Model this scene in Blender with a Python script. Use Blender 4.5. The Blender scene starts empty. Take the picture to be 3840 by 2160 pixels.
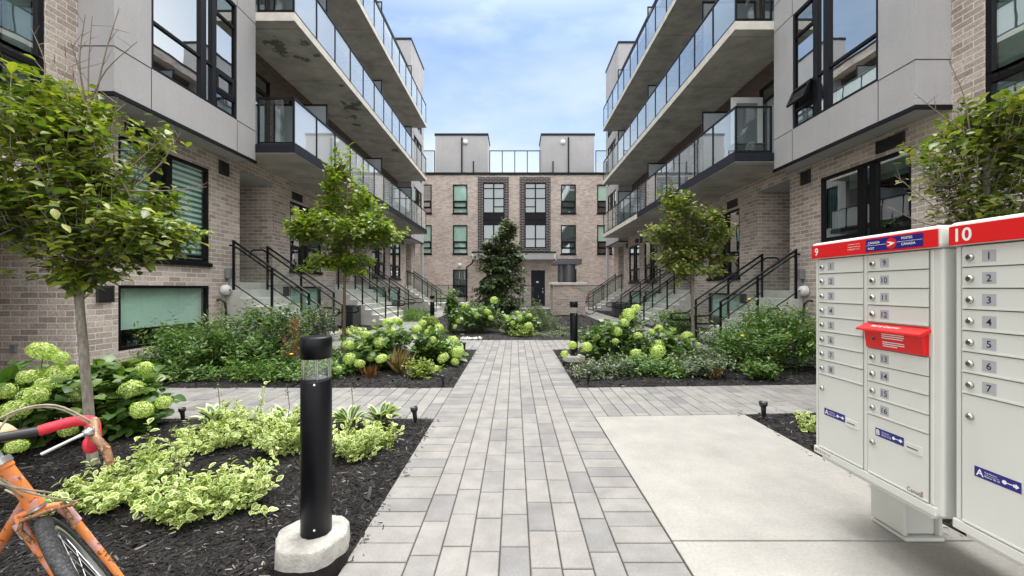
import bpy, math, random
import numpy as np
from mathutils import Vector, Matrix
R = math.radians
rng = random.Random(7)
sc = bpy.context.scene
COL = sc.collection
ORG = {}

# ------------------------------------------------------------------ materials
def nt(name):
    m = bpy.data.materials.new(name); m.use_nodes = True
    t = m.node_tree; b = t.nodes['Principled BSDF']
    return m, t, b
def N(t, typ, **kw):
    n = t.nodes.new(typ)
    for k, v in kw.items():
        if k in n.inputs.keys(): n.inputs[k].default_value = v
        else: setattr(n, k, v)
    return n
def L(t, a, b): t.links.new(a, b)
def ramp(t, fac, stops):
    r = N(t, 'ShaderNodeValToRGB'); e = r.color_ramp.elements
    while len(e) < len(stops): e.new(0.5)
    for q, (p, c) in zip(e, stops):
        q.position = p; q.color = (c[0], c[1], c[2], 1) if not isinstance(c, (int, float)) else (c, c, c, 1)
    if fac is not None: L(t, fac, r.inputs[0])
    return r
def mixc(t, fac, a, b, mode='MIX'):
    n = N(t, 'ShaderNodeMix', data_type='RGBA', blend_type=mode)
    for s, v in ((0, fac), (6, a), (7, b)):
        if hasattr(v, 'links'): L(t, v, n.inputs[s])
        elif isinstance(v, (int, float)): n.inputs[s].default_value = v
        else: n.inputs[s].default_value = (v[0], v[1], v[2], 1)
    return n.outputs[2]
def bump(t, b, h, s, d=0.01):
    n = N(t, 'ShaderNodeBump'); n.inputs['Strength'].default_value = s; n.inputs['Distance'].default_value = d
    L(t, h, n.inputs['Height']); L(t, n.outputs[0], b.inputs['Normal'])
def pos(t):
    return N(t, 'ShaderNodeNewGeometry').outputs['Position']
def noise(t, vec, scale, detail=4, rough=0.55):
    n = N(t, 'ShaderNodeTexNoise'); n.inputs['Scale'].default_value = scale; n.inputs['Detail'].default_value = detail
    n.inputs['Roughness'].default_value = rough
    if vec is not None: L(t, vec, n.inputs['Vector'])
    return n.outputs['Fac']
def simple(name, c, rough=0.5, metal=0.0, var=0.12, scale=6.0, bmp=0.0, bscale=200, spec=0.5):
    m, t, b = nt(name); p = pos(t)
    f = noise(t, p, scale, 5)
    lo = tuple(x*(1-var) for x in c); hi = tuple(min(1, x*(1+var)) for x in c)
    r = ramp(t, f, [(0.3, lo), (0.7, hi)]); L(t, r.outputs[0], b.inputs['Base Color'])
    b.inputs['Roughness'].default_value = rough; b.inputs['Metallic'].default_value = metal
    b.inputs['Specular IOR Level'].default_value = spec
    if bmp: bump(t, b, noise(t, p, bscale, 3), bmp, 0.003)
    return m

def brick_mat(name, c1, c2, mortar, rowh=.0905, bw=.268, ms=.0075):
    m, t, b = nt(name)
    g = N(t, 'ShaderNodeNewGeometry'); s = N(t, 'ShaderNodeSeparateXYZ'); L(t, g.outputs['Position'], s.inputs[0])
    sn = N(t, 'ShaderNodeSeparateXYZ'); L(t, g.outputs['True Normal'], sn.inputs[0])
    ab = N(t, 'ShaderNodeMath', operation='ABSOLUTE'); L(t, sn.outputs[0], ab.inputs[0])
    gt = N(t, 'ShaderNodeMath', operation='GREATER_THAN'); L(t, ab.outputs[0], gt.inputs[0]); gt.inputs[1].default_value = .5
    mx = N(t, 'ShaderNodeMix', data_type='FLOAT'); L(t, gt.outputs[0], mx.inputs[0]); L(t, s.outputs[0], mx.inputs[2]); L(t, s.outputs[1], mx.inputs[3])
    cb = N(t, 'ShaderNodeCombineXYZ'); L(t, mx.outputs[0], cb.inputs[0]); L(t, s.outputs[2], cb.inputs[1])
    # slightly wobbly courses
    nz = N(t, 'ShaderNodeTexNoise'); nz.inputs['Scale'].default_value = 9; L(t, cb.outputs[0], nz.inputs['Vector'])
    wob = N(t, 'ShaderNodeVectorMath', operation='MULTIPLY_ADD'); L(t, nz.outputs['Color'], wob.inputs[0])
    wob.inputs[1].default_value = (.006, .006, 0); L(t, cb.outputs[0], wob.inputs[2])
    br = N(t, 'ShaderNodeTexBrick'); L(t, wob.outputs[0], br.inputs['Vector'])
    br.offset = .5; br.inputs['Scale'].default_value = 1; br.inputs['Brick Width'].default_value = bw
    br.inputs['Row Height'].default_value = rowh; br.inputs['Mortar Size'].default_value = ms
    br.inputs['Mortar Smooth'].default_value = .25; br.inputs['Bias'].default_value = -.1
    br.inputs['Color1'].default_value = (0, 0, 0, 1); br.inputs['Color2'].default_value = (1, 1, 1, 1)
    br.inputs['Mortar'].default_value = (.5, .5, .5, 1)
    n1 = noise(t, g.outputs['Position'], 38, 5, .65); n2 = noise(t, g.outputs['Position'], .9, 3)
    col = ramp(t, br.outputs['Color'], [(0, c1), (.45, tuple((a+d)/2*1.03 for a, d in zip(c1, c2))), (1, c2)]).outputs[0]
    col = mixc(t, 1, col, ramp(t, n1, [(.25, .55), (.75, 1.45)]).outputs[0], 'MULTIPLY')
    col = mixc(t, 1, col, ramp(t, n2, [(.3, .86), (.7, 1.12)]).outputs[0], 'MULTIPLY')
    col = mixc(t, br.outputs['Fac'], col, mortar)
    L(t, col, b.inputs['Base Color']); b.inputs['Roughness'].default_value = .88
    inv = N(t, 'ShaderNodeMath', operation='MULTIPLY_ADD'); L(t, br.outputs['Fac'], inv.inputs[0]); inv.inputs[1].default_value = -1; 
    L(t, n1, inv.inputs[2])
    bump(t, b, inv.outputs[0], .7, .008)
    return m

def concrete(name, c, stain=0.0, sc_=1.0, bmp=.25, var=.2):
    m, t, b = nt(name); p = pos(t)
    n1 = noise(t, p, 1.6*sc_, 6, .62); n2 = noise(t, p, 60, 4, .7); n3 = noise(t, p, 260, 2)
    col = ramp(t, n1, [(.28, tuple(x*(1-var) for x in c)), (.72, tuple(x*(1+var*.75) for x in c))]).outputs[0]
    col = mixc(t, 1, col, ramp(t, n2, [(.25, .84), (.75, 1.14)]).outputs[0], 'MULTIPLY')
    pits = ramp(t, n3, [(.24, .35), (.32, 1)]).outputs[0]
    col = mixc(t, .8, col, pits, 'MULTIPLY')
    if stain:
        mp = N(t, 'ShaderNodeMapping'); L(t, p, mp.inputs[0]); mp.inputs['Scale'].default_value = (1.5, .55, 1)
        mp.inputs['Location'].default_value = (3.1, 1.7, 0)
        n4 = noise(t, mp.outputs[0], 1.1, 7, .6)
        acc = None
        for (cx, cy, cz, rr_) in ((-6.0,10.35,7.4,.50),(-5.65,10.9,7.4,.28),(-5.22,10.2,7.4,.30),(-5.2,10.75,7.4,.25),(-5.6,13.8,7.4,.55),(-5.3,13.6,7.4,.3),(-5.75,14.6,7.4,.40),(-5.9,15.3,7.4,.3),(-5.25,12.4,7.4,.2),(-5.3,18.2,7.4,.4)):
            vd = N(t, 'ShaderNodeVectorMath', operation='DISTANCE'); L(t, p, vd.inputs[0]); vd.inputs[1].default_value = (cx, cy, cz)
            q_ = N(t, 'ShaderNodeMath', operation='DIVIDE'); L(t, vd.outputs['Value'], q_.inputs[0]); q_.inputs[1].default_value = rr_
            if acc is None: acc = q_
            else:
                mn = N(t, 'ShaderNodeMath', operation='MINIMUM'); L(t, acc.outputs[0], mn.inputs[0]); L(t, q_.outputs[0], mn.inputs[1]); acc = mn
        n5 = noise(t, p, 4.2, 6, .65)
        ma_ = N(t, 'ShaderNodeMath', operation='MULTIPLY_ADD'); L(t, n5, ma_.inputs[0]); ma_.inputs[1].default_value = 2.6; L(t, acc.outputs[0], ma_.inputs[2])
        st = ramp(t, ma_.outputs[0], [(0, 1-stain), (1, 1)]).outputs[0]
        sh_ = N(t, 'ShaderNodeMapRange'); L(t, ma_.outputs[0], sh_.inputs[0]); sh_.inputs[1].default_value = 1.72; sh_.inputs[2].default_value = 1.84
        sh_.inputs[3].default_value = 1-stain; sh_.inputs[4].default_value = 1.0
        st = sh_.outputs[0]
        col = mixc(t, 1, col, st, 'MULTIPLY')
        # board lines of the formwork
        w = N(t, 'ShaderNodeTexWave', wave_type='BANDS', bands_direction='Y'); L(t, p, w.inputs[0]); w.inputs['Scale'].default_value = .13
        w.inputs['Distortion'].default_value = .4
        ln = ramp(t, w.outputs['Fac'], [(.0, .78), (.004, 1)]).outputs[0]
        col = mixc(t, 1, col, ln, 'MULTIPLY')
    L(t, col, b.inputs['Base Color']); b.inputs['Roughness'].default_value = .85
    bump(t, b, n2, bmp, .004)
    return m

def island_mat(name, stops, rough=.8, nscale=40, namp=.2, bmp=.3, spec=.4):
    """colour differs from piece to piece (pavers, chips)"""
    m, t, b = nt(name); g = N(t, 'ShaderNodeNewGeometry')
    col = ramp(t, g.outputs['Random Per Island'], stops).outputs[0]
    n1 = noise(t, g.outputs['Position'], nscale, 5, .7)
    col = mixc(t, 1, col, ramp(t, n1, [(.25, 1-namp), (.75, 1+namp)]).outputs[0], 'MULTIPLY')
    n2 = noise(t, g.outputs['Position'], 5, 5, .6)
    col = mixc(t, 1, col, ramp(t, n2, [(.3, .80), (.7, 1.14)]).outputs[0], 'MULTIPLY')
    L(t, col, b.inputs['Base Color']); b.inputs['Roughness'].default_value = rough
    b.inputs['Specular IOR Level'].default_value = spec
    if bmp: bump(t, b, n1, bmp, .003)
    return m

def leaf_mat(name, stops, rim=None, rough=.42, trans=.3, tcol=None):
    m, t, b = nt(name); g = N(t, 'ShaderNodeNewGeometry')
    col = ramp(t, g.outputs['Random Per Island'], stops).outputs[0]
    if rim:
        a = N(t, 'ShaderNodeAttribute', attribute_name='rim')
        f = ramp(t, a.outputs['Fac'], [(.52, 0), (.66, 1)]).outputs[0]
        col = mixc(t, f, col, rim)
    else:
        a = N(t, 'ShaderNodeAttribute', attribute_name='rim')
        f = ramp(t, a.outputs['Fac'], [(0, 1.25), (.18, .95)]).outputs[0]
        col = mixc(t, 1, col, f, 'MULTIPLY')
    L(t, col, b.inputs['Base Color']); b.inputs['Roughness'].default_value = rough
    tr = N(t, 'ShaderNodeBsdfTranslucent')
    tc = mixc(t, 1, col, (1.3, 1.5, .6), 'MULTIPLY'); L(t, tc, tr.inputs[0])
    ms = N(t, 'ShaderNodeMixShader'); ms.inputs[0].default_value = trans
    L(t, b.outputs[0], ms.inputs[1]); L(t, tr.outputs[0], ms.inputs[2])
    L(t, ms.outputs[0], t.nodes['Material Output'].inputs[0])
    return m

def glass_mat(name, tint, refl, power=4.0, rough=.01, haze=0.0, hcol=(.8, .85, .85)):
    """thin sheet of glass: clear seen straight on, mirror-like at a slant"""
    m = bpy.data.materials.new(name); m.use_nodes = True; t = m.node_tree
    t.nodes.remove(t.nodes['Principled BSDF'])
    tr = N(t, 'ShaderNodeBsdfTransparent'); tr.inputs[0].default_value = (*tint, 1)
    gl = N(t, 'ShaderNodeBsdfGlossy'); gl.inputs['Roughness'].default_value = rough
    gl.inputs['Color'].default_value = (.93, .97, .97, 1)
    nz = N(t, 'ShaderNodeTexNoise'); nz.inputs['Scale'].default_value = 1.3; L(t, pos(t), nz.inputs['Vector'])
    bp = N(t, 'ShaderNodeBump'); bp.inputs['Strength'].default_value = .05; bp.inputs['Distance'].default_value = .02
    L(t, nz.outputs[0], bp.inputs['Height']); L(t, bp.outputs[0], gl.inputs['Normal'])
    lw = N(t, 'ShaderNodeLayerWeight'); lw.inputs[0].default_value = .5
    pw = N(t, 'ShaderNodeMath', operation='POWER'); L(t, lw.outputs['Facing'], pw.inputs[0]); pw.inputs[1].default_value = power
    ma = N(t, 'ShaderNodeMath', operation='MULTIPLY_ADD'); L(t, pw.outputs[0], ma.inputs[0]); ma.inputs[1].default_value = 1-refl; ma.inputs[2].default_value = refl
    ms = N(t, 'ShaderNodeMixShader'); L(t, ma.outputs[0], ms.inputs[0]); L(t, gl.outputs[0], ms.inputs[2])
    if haze:
        df = N(t, 'ShaderNodeBsdfDiffuse'); df.inputs[0].default_value = (*hcol, 1)
        m2 = N(t, 'ShaderNodeMixShader'); m2.inputs[0].default_value = haze
        L(t, tr.outputs[0], m2.inputs[1]); L(t, df.outputs[0], m2.inputs[2]); L(t, m2.outputs[0], ms.inputs[1])
    else: L(t, tr.outputs[0], ms.inputs[1])
    L(t, ms.outputs[0], t.nodes['Material Output'].inputs[0])
    return m

def blind_mat(name, ca, cb, scale, axis='Z', duty=.5):
    m, t, b = nt(name); p = pos(t)
    w = N(t, 'ShaderNodeTexWave', wave_type='BANDS', bands_direction=axis); L(t, p, w.inputs[0]); w.inputs['Scale'].default_value = scale
    w.inputs['Distortion'].default_value = .0 if axis == 'Z' else 2.2
    w.inputs['Detail'].default_value = 1
    r = ramp(t, w.outputs['Fac'], [(duty-.08, ca), (duty+.08, cb)] if axis == 'Z' else [(.1, ca), (.9, cb)])
    L(t, r.outputs[0], b.inputs['Base Color']); b.inputs['Roughness'].default_value = .9
    return m

M = {}
M['brick'] = brick_mat('taupe_brick', (.54, .455, .395), (.30, .245, .212), (.70, .66, .60))
M['brick_far'] = brick_mat('far_brick', (.56, .465, .41), (.31, .255, .225), (.66, .60, .54), rowh=.08, bw=.24)
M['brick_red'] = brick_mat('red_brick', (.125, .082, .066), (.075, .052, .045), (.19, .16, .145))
M['brick_black'] = brick_mat('black_brick', (.016, .015, .017), (.030, .027, .028), (.30, .27, .25), rowh=.125, bw=.40, ms=.02)
def stucco(name, c):
    m, t, b = nt(name); p = pos(t)
    n1 = noise(t, p, 220, 3, .8); n2 = noise(t, p, 1.2, 4); n3 = noise(t, p, 22, 5, .7)
    mp = N(t, 'ShaderNodeMapping'); L(t, p, mp.inputs[0]); mp.inputs['Scale'].default_value = (5, 5, .35); n4 = noise(t, mp.outputs[0], 1.6, 5, .6)
    col = ramp(t, n2, [(.3, tuple(x*.94 for x in c)), (.7, tuple(x*1.05 for x in c))]).outputs[0]
    col = mixc(t, 1, col, ramp(t, n1, [(.3, .82), (.7, 1.14)]).outputs[0], 'MULTIPLY')
    col = mixc(t, 1, col, ramp(t, n3, [(.3, .95), (.7, 1.04)]).outputs[0], 'MULTIPLY')
    col = mixc(t, 1, col, ramp(t, n4, [(.3, .965), (.62, 1.015)]).outputs[0], 'MULTIPLY')
    L(t, col, b.inputs['Base Color']); b.inputs['Roughness'].default_value = .92
    bump(t, b, n1, .5, .002); return m
M['stucco'] = stucco('grey_stucco', (.415, .405, .408))
M['soffit'] = simple('soffit_panel', (.42, .42, .43), .7, var=.05)
M['trim'] = simple('black_trim', (.005, .005, .007), .5, var=.2, spec=.25)
M['frame'] = simple('black_window_frame', (.0045, .0045, .006), .42, var=.25, scale=20, spec=.22)
M['fascia'] = simple('navy_fascia', (.012, .014, .022), .5, var=.2, spec=.25)
M['rail'] = simple('black_railing', (.004, .004, .006), .38, var=.2, scale=30, spec=.25)
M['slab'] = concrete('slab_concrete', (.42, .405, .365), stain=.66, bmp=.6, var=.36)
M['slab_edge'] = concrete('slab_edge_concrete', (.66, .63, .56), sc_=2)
M['stair'] = concrete('stair_concrete', (.52, .505, .47), sc_=1.3)
M['pad'] = concrete('pad_concrete', (.285, .275, .253), sc_=1.6, bmp=.35, var=.17)
M['foot'] = concrete('footing_concrete', (.40, .385, .35), sc_=9, bmp=1.2, var=.3)
M['capstone'] = concrete('cap_stone', (.66, .63, .57), sc_=3)
PV = [(0, (.162, .158, .156)), (.12, (.192, .187, .182)), (.32, (.214, .206, .195)), (.65, (.232, .222, .208)), (.90, (.203, .197, .189)), (1, (.166, .163, .162))]
M['paver'] = island_mat('paver_stone', PV, .8, 90, .17, .3)
M['joint'] = simple('joint_sand', (.05, .047, .043), .95, var=.3, scale=60)
M['mulch'] = simple('mulch_soil', (.009, .0075, .007), .95, var=.5, scale=60, bmp=1, bscale=90)
M['chips'] = island_mat('bark_chips', [(0, (.003, .0027, .0026)), (.52, (.0085, .0075, .0072)), (.80, (.020, .0175, .017)), (.94, (.055, .049, .047)), (.985, (.12, .108, .10)), (1, (.32, .29, .26))], .8, 120, .3, 0, .25)
M['soil'] = simple('ground_soil', (.10, .095, .08), .95, var=.3, scale=2)
M['glass'] = glass_mat('window_glass', (.50, .60, .58), .45, 2.2)
M['glass_low'] = glass_mat('basement_glass', (.80, .92, .87), .10, 3.5)
M['glass_dark'] = glass_mat('dark_window_glass', (.30, .38, .38), .22, 2.2)
M['bglass'] = glass_mat('balcony_glass_white_sheen', (.74, .82, .81), .16, 2.4, haze=.46, hcol=(.88, .92, .93))  # white diffuse layer painted in for the sky reflected by the left panels
M['bglass_r'] = glass_mat('balcony_glass_blue_sheen', (.74, .82, .82), .17, 2.4, haze=.18, hcol=(.7, .8, .88))  # weaker bluish diffuse layer painted in for reflected sky
M['sglass'] = glass_mat('stair_glass', (.82, .88, .86), .05, 3.5)
M['privacy'] = glass_mat('privacy_glass', (.55, .60, .62), .15, 3, haze=.55, hcol=(.42, .46, .48))
M['lens'] = glass_mat('bollard_lens', (.93, .97, .93), .08, 2.5, rough=.03, haze=.04)
M['interior'] = simple('room_interior', (.055, .06, .06), .9, var=.6, scale=1.5)
M['blind'] = simple('roller_blind', (.66, .77, .71), .85, var=.05, scale=3)
M['zebra'] = blind_mat('zebra_blind', (.82, .92, .87), (.16, .21, .20), 2.9)
M['curtain'] = blind_mat('sheer_curtain', (.62, .66, .64), (.30, .35, .35), 4.5, 'X')
M['curtain_y'] = blind_mat('sheer_curtain_side', (.55, .60, .60), (.25, .30, .30), 4.5, 'Y')
M['white'] = simple('white_paint', (.74, .75, .74), .4, var=.04)
M['vent'] = simple('dark_vent', (.03, .028, .03), .5, var=.2)
M['greymetal'] = simple('grey_metal', (.10, .10, .112), .4, .3, var=.15)
M['conduit'] = simple('grey_conduit', (.22, .23, .24), .5, .2)
M['meter'] = simple('white_meter', (.70, .71, .70), .35, var=.04)
M['mailbox'] = simple('mailbox_enamel', (.655, .67, .63), .42, var=.04, scale=3)
M['mbgap'] = simple('mailbox_gap', (.20, .205, .19), .7)
M['mbred'] = simple('mailbox_red', (.72, .012, .014), .38, var=.05)
M['mbblue'] = simple('sticker_blue', (.012, .014, .20), .4, var=.05)
M['mbgrey'] = simple('number_plate_grey', (.40, .41, .44), .5, var=.04)
M['steel'] = simple('brushed_steel', (.42, .41, .40), .28, 1.0)
M['ink'] = simple('black_ink', (.01, .01, .015), .5)
M['whiteink'] = simple('white_ink', (.85, .85, .85), .5, var=.01)
M['bollard'] = simple('bollard_black', (.003, .0035, .006), .40, var=.35, scale=25, spec=.28)
def bark(name, a, b_):
    m, t, b = nt(name); p = pos(t)
    mp = N(t, 'ShaderNodeMapping'); L(t, p, mp.inputs[0]); mp.inputs['Scale'].default_value = (1, 1, .35)
    n1 = noise(t, mp.outputs[0], 45, 6, .7)
    L(t, ramp(t, n1, [(.3, a), (.7, b_)]).outputs[0], b.inputs['Base Color']); b.inputs['Roughness'].default_value = .9
    bump(t, b, n1, .8, .006); return m
M['bark'] = bark('grey_bark', (.12, .105, .085), (.34, .31, .26))
M['bark2'] = bark('brown_bark', (.07, .05, .035), (.20, .155, .11))
M['twig'] = simple('bare_twig', (.20, .16, .125), .8)
M['stem'] = simple('green_stem', (.07, .10, .03), .7)
G = lambda *s: [(i/(len(s)-1), c) for i, c in enumerate(s)]
M['leaf1'] = leaf_mat('leaf_olive', G((.055, .095, .015), (.12, .175, .024), (.19, .235, .032), (.33, .33, .05)), trans=.34)
M['leaf2'] = leaf_mat('leaf_bright', G((.08, .145, .014), (.15, .235, .022), (.22, .29, .03), (.31, .33, .04)), trans=.36)
M['leaf3'] = leaf_mat('leaf_mid', G((.06, .10, .018), (.12, .17, .028), (.19, .22, .04), (.29, .27, .06)), trans=.3)
M['leaf5'] = leaf_mat('leaf_dark', G((.018, .038, .016), (.045, .080, .028), (.08, .12, .04), (.15, .19, .06)), trans=.18)
M['leafs'] = leaf_mat('leaf_shrub', G((.040, .10, .024), (.085, .18, .040), (.135, .235, .050), (.24, .32, .08)), trans=.28)
M['leafh'] = leaf_mat('leaf_hydrangea', G((.040, .10, .020), (.075, .155, .030), (.115, .20, .040), (.19, .27, .06)), trans=.25)
M['leafv'] = leaf_mat('leaf_variegated', G((.11, .21, .035), (.19, .30, .05), (.26, .34, .08)), rim=(.60, .64, .28), trans=.25)
M['leafo'] = leaf_mat('leaf_hosta', G((.035, .09, .03), (.06, .13, .04)), rim=(.50, .56, .30), trans=.2)
M['leafg'] = leaf_mat('leaf_greygreen', G((.085, .12, .065), (.13, .17, .09), (.19, .22, .13)), trans=.25)
M['leafy'] = leaf_mat('leaf_lime', G((.13, .20, .025), (.20, .27, .035), (.30, .34, .06)), trans=.3)
M['grass_dry'] = leaf_mat('grass_dry', G((.20, .13, .05), (.35, .25, .10), (.42, .34, .16)), trans=.2)
M['rust'] = leaf_mat('flower_rust', G((.16, .07, .025), (.30, .14, .05)), trans=.2)
M['fl'] = leaf_mat('petal_lime', G((.20, .34, .05), (.42, .56, .12), (.62, .72, .22), (.88, .90, .52)), rough=.6, trans=.3)
M['flw'] = leaf_mat('petal_white', G((.60, .64, .48), (.75, .77, .66)), rough=.6, trans=.3)
M['yellow'] = simple('yellow_petal', (.80, .50, .02), .6)
M['pebble'] = island_mat('pebbles', [(0, (.35, .34, .32)), (.5, (.6, .59, .56)), (1, (.75, .74, .71))], .6, 60, .1, 0)
def rusty(name, c, c2, c3, scale, lo, hi):
    m, t, b = nt(name); p = pos(t)
    n1 = noise(t, p, scale, 5, .6); n2 = noise(t, p, scale*2.3, 5)
    col = mixc(t, ramp(t, n1, [(lo, 0), (lo+.03, 1)]).outputs[0], c, c2)
    col = mixc(t, ramp(t, n2, [(hi, 0), (hi+.04, 1)]).outputs[0], col, c3)
    L(t, col, b.inputs['Base Color']); b.inputs['Roughness'].default_value = .48
    bump(t, b, n2, .3, .002); return m
M['orange'] = rusty('worn_orange_paint', (.60, .19, .045), (.50, .25, .22), (.14, .055, .03), 16, .54, .60)
M['redtape'] = simple('red_bar_tape', (.56, .02, .04), .6, var=.2, scale=60, bmp=.6, bscale=60)
M['hood'] = rusty('aged_brown_rubber', (.22, .11, .05), (.12, .05, .025), (.55, .32, .16), 60, .52, .6)
M['cable'] = simple('old_cable', (.30, .26, .19), .6, var=.3, scale=50)
M['alloy'] = simple('dull_alloy', (.55, .56, .56), .35, .9)
def tyre():
    m, t, b = nt('rubber_tyre'); p = pos(t)
    v = N(t, 'ShaderNodeTexVoronoi'); L(t, p, v.inputs[0]); v.inputs['Scale'].default_value = 130
    L(t, ramp(t, v.outputs['Distance'], [(.1, (.05, .052, .057)), (.6, (.012, .012, .014))]).outputs[0], b.inputs['Base Color'])
    b.inputs['Roughness'].default_value = .7; bump(t, b, v.outputs['Distance'], .8, .003); return m
M['tyre'] = tyre()
M['leather'] = simple('tan_saddle', (.56, .37, .19), .55, var=.15, scale=40, bmp=.4, bscale=90)
M['blackm'] = simple('black_metal', (.02, .02, .022), .4)
M['bin'] = simple('dark_bin', (.045, .05, .055), .5)
M['bingreen'] = simple('green_bin', (.02, .045, .02), .5)

# ------------------------------------------------------------------ scene helpers
def tag(o, label=None, cat=None, group=None, kind=None):
    if label: o['label'] = label
    if cat: o['category'] = cat
    if group: o['group'] = group
    if kind: o['kind'] = kind
    return o
def thing(name, loc, label, cat, group=None):
    o = bpy.data.objects.new(name, None); o.empty_display_size = .1; COL.objects.link(o); o.location = loc
    ORG[o.name] = Vector(loc)
    return tag(o, label, cat, group)
def link(me, name, parent=None, origin=None):
    o = bpy.data.objects.new(name, me); COL.objects.link(o)
    if parent is not None:
        og = ORG[parent.name]; o.parent = parent
        # meshes are written in world coordinates: shift them into the parent's frame
        me.transform(Matrix.Translation(-og)); ORG[o.name] = og
    else:
        og = Vector(origin) if origin is not None else Vector((0, 0, 0))
        if origin is not None: me.transform(Matrix.Translation(-og)); o.location = og
        ORG[o.name] = og
    return o
ID = lambda p: p
class MB:
    def __init__(s, xf=None):
        s.v = []; s.f = []; s.m = []; s.mats = []; s.xf = xf or ID; s.mi = 0; s.smooth = []; s.sm = False
    def mat(s, key):
        if key not in s.mats: s.mats.append(key)
        s.mi = s.mats.index(key); return s
    def add(s, vs, fs, sm=None):
        b = len(s.v); s.v += [tuple(s.xf(p)) for p in vs]
        for f in fs:
            s.f.append(tuple(i+b for i in f)); s.m.append(s.mi); s.smooth.append(s.sm if sm is None else sm)
        return s
    def box(s, x0, x1, y0, y1, z0, z1):
        return s.add([(x0,y0,z0),(x1,y0,z0),(x1,y1,z0),(x0,y1,z0),(x0,y0,z1),(x1,y0,z1),(x1,y1,z1),(x0,y1,z1)],
                     [(0,3,2,1),(4,5,6,7),(0,1,5,4),(1,2,6,5),(2,3,7,6),(3,0,4,7)])
    def quad(s, a, b, c, d): return s.add([a,b,c,d], [(0,1,2,3)])
    def prism(s, poly, fn, a, b):
        """poly (p,q) list, fn(p,q,t)->xyz, extruded from a to b"""
        n = len(poly)
        vs = [fn(p,q,a) for p,q in poly]+[fn(p,q,b) for p,q in poly]
        return s.add(vs, [tuple(range(n))[::-1], tuple(range(n,2*n))]+[(i,(i+1)%n,(i+1)%n+n,i+n) for i in range(n)])
    def tube(s, pts, r, seg=8, caps=True):
        pts = [Vector(p) for p in pts]; n = len(pts)
        rs = r if isinstance(r, (list, tuple)) else [r]*n
        vs = []; up = Vector((0,0,1)); prev = None
        for i, p in enumerate(pts):
            d = (pts[min(i+1,n-1)]-pts[max(i-1,0)]).normalized()
            if prev is None:
                a = d.cross(up if abs(d.z) < .9 else Vector((1,0,0))).normalized()
            else:
                a = (prev-d*prev.dot(d))
                a = a.normalized() if a.length > 1e-6 else d.orthogonal().normalized()
            prev = a; c = d.cross(a)
            for k in range(seg):
                t = 2*math.pi*k/seg
                vs.append(p+(a*math.cos(t)+c*math.sin(t))*rs[i])
        fs = [(i*seg+k, i*seg+(k+1)%seg, (i+1)*seg+(k+1)%seg, (i+1)*seg+k) for i in range(n-1) for k in range(seg)]
        s.add(vs, fs, True)
        if caps:
            s.add([vs[k] for k in range(seg)], [tuple(range(seg))[::-1]], False)
            s.add([vs[(n-1)*seg+k] for k in range(seg)], [tuple(range(seg))], False)
        return s
    def lathe(s, prof, c, seg=32, axis='Z', wob=0, rr=None):
        """prof: (r,h) list"""
        vs = []; n = len(prof)
        for r, h in prof:
            for k in range(seg):
                t = 2*math.pi*k/seg; q = r*(1+(wob*(rr.random()-.5) if rr else 0))
                x, y = q*math.cos(t), q*math.sin(t)
                vs.append({'Z': (c[0]+x, c[1]+y, c[2]+h), 'X': (c[0]+h, c[1]+x, c[2]+y), 'Y': (c[0]+x, c[1]+h, c[2]+y)}[axis])
        fs = [(i*seg+k, i*seg+(k+1)%seg, (i+1)*seg+(k+1)%seg, (i+1)*seg+k) for i in range(n-1) for k in range(seg)]
        return s.add(vs, fs, True)
    def mesh(s, name, recalc=True):
        me = bpy.data.meshes.new(name); me.from_pydata(s.v, [], s.f)
        for k in s.mats: me.materials.append(M[k])
        me.polygons.foreach_set('material_index', s.m); me.polygons.foreach_set('use_smooth', s.smooth)
        me.update()
        if recalc:
            import bmesh
            bm = bmesh.new(); bm.from_mesh(me); bmesh.ops.recalc_face_normals(bm, faces=bm.faces); bm.to_mesh(me); bm.free()
        return me
    def build(s, name, mat=None, parent=None, origin=None, bevel=0, recalc=True, seg=2):
        if mat and not s.mats: s.mats = [mat]
        o = link(s.mesh(name, recalc), name, parent, origin)
        if bevel:
            md = o.modifiers.new('bevel', 'BEVEL'); md.width = bevel; md.segments = seg; md.limit_method = 'ANGLE'; md.angle_limit = R(40)
        return o

def inst_mesh(name, tv, tf, P, X, Y, Z, mat, rim=None, smooth=False):
    """numpy instancing of a small template at many frames, into ONE mesh"""
    tv = np.array(tv, float); n = len(P); k = len(tv)
    V = P[:,None,:] + tv[None,:,0:1]*X[:,None,:] + tv[None,:,1:2]*Y[:,None,:] + tv[None,:,2:3]*Z[:,None,:]
    V = V.reshape(-1,3)
    tot = np.array([len(f) for f in tf]); flat = np.array([i for f in tf for i in f])
    loops = (flat[None,:] + (np.arange(n)*k)[:,None]).reshape(-1)
    totals = np.tile(tot, n); starts = np.concatenate([[0], np.cumsum(totals)[:-1]])
    me = bpy.data.meshes.new(name)
    me.vertices.add(len(V)); me.vertices.foreach_set('co', V.astype(np.float32).ravel())
    me.loops.add(len(loops)); me.loops.foreach_set('vertex_index', loops.astype(np.int32))
    me.polygons.add(len(totals)); me.polygons.foreach_set('loop_start', starts.astype(np.int32))
    try: me.polygons.foreach_set('loop_total', totals.astype(np.int32))
    except Exception: pass
    if smooth: me.polygons.foreach_set('use_smooth', [True]*len(totals))
    me.update(calc_edges=True)
    if rim is not None:
        a = me.attributes.new('rim', 'FLOAT', 'POINT'); a.data.foreach_set('value', np.tile(np.array(rim, np.float32), n))
    for q in (mat if isinstance(mat, list) else [mat]): me.materials.append(M[q])
    return me
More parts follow.
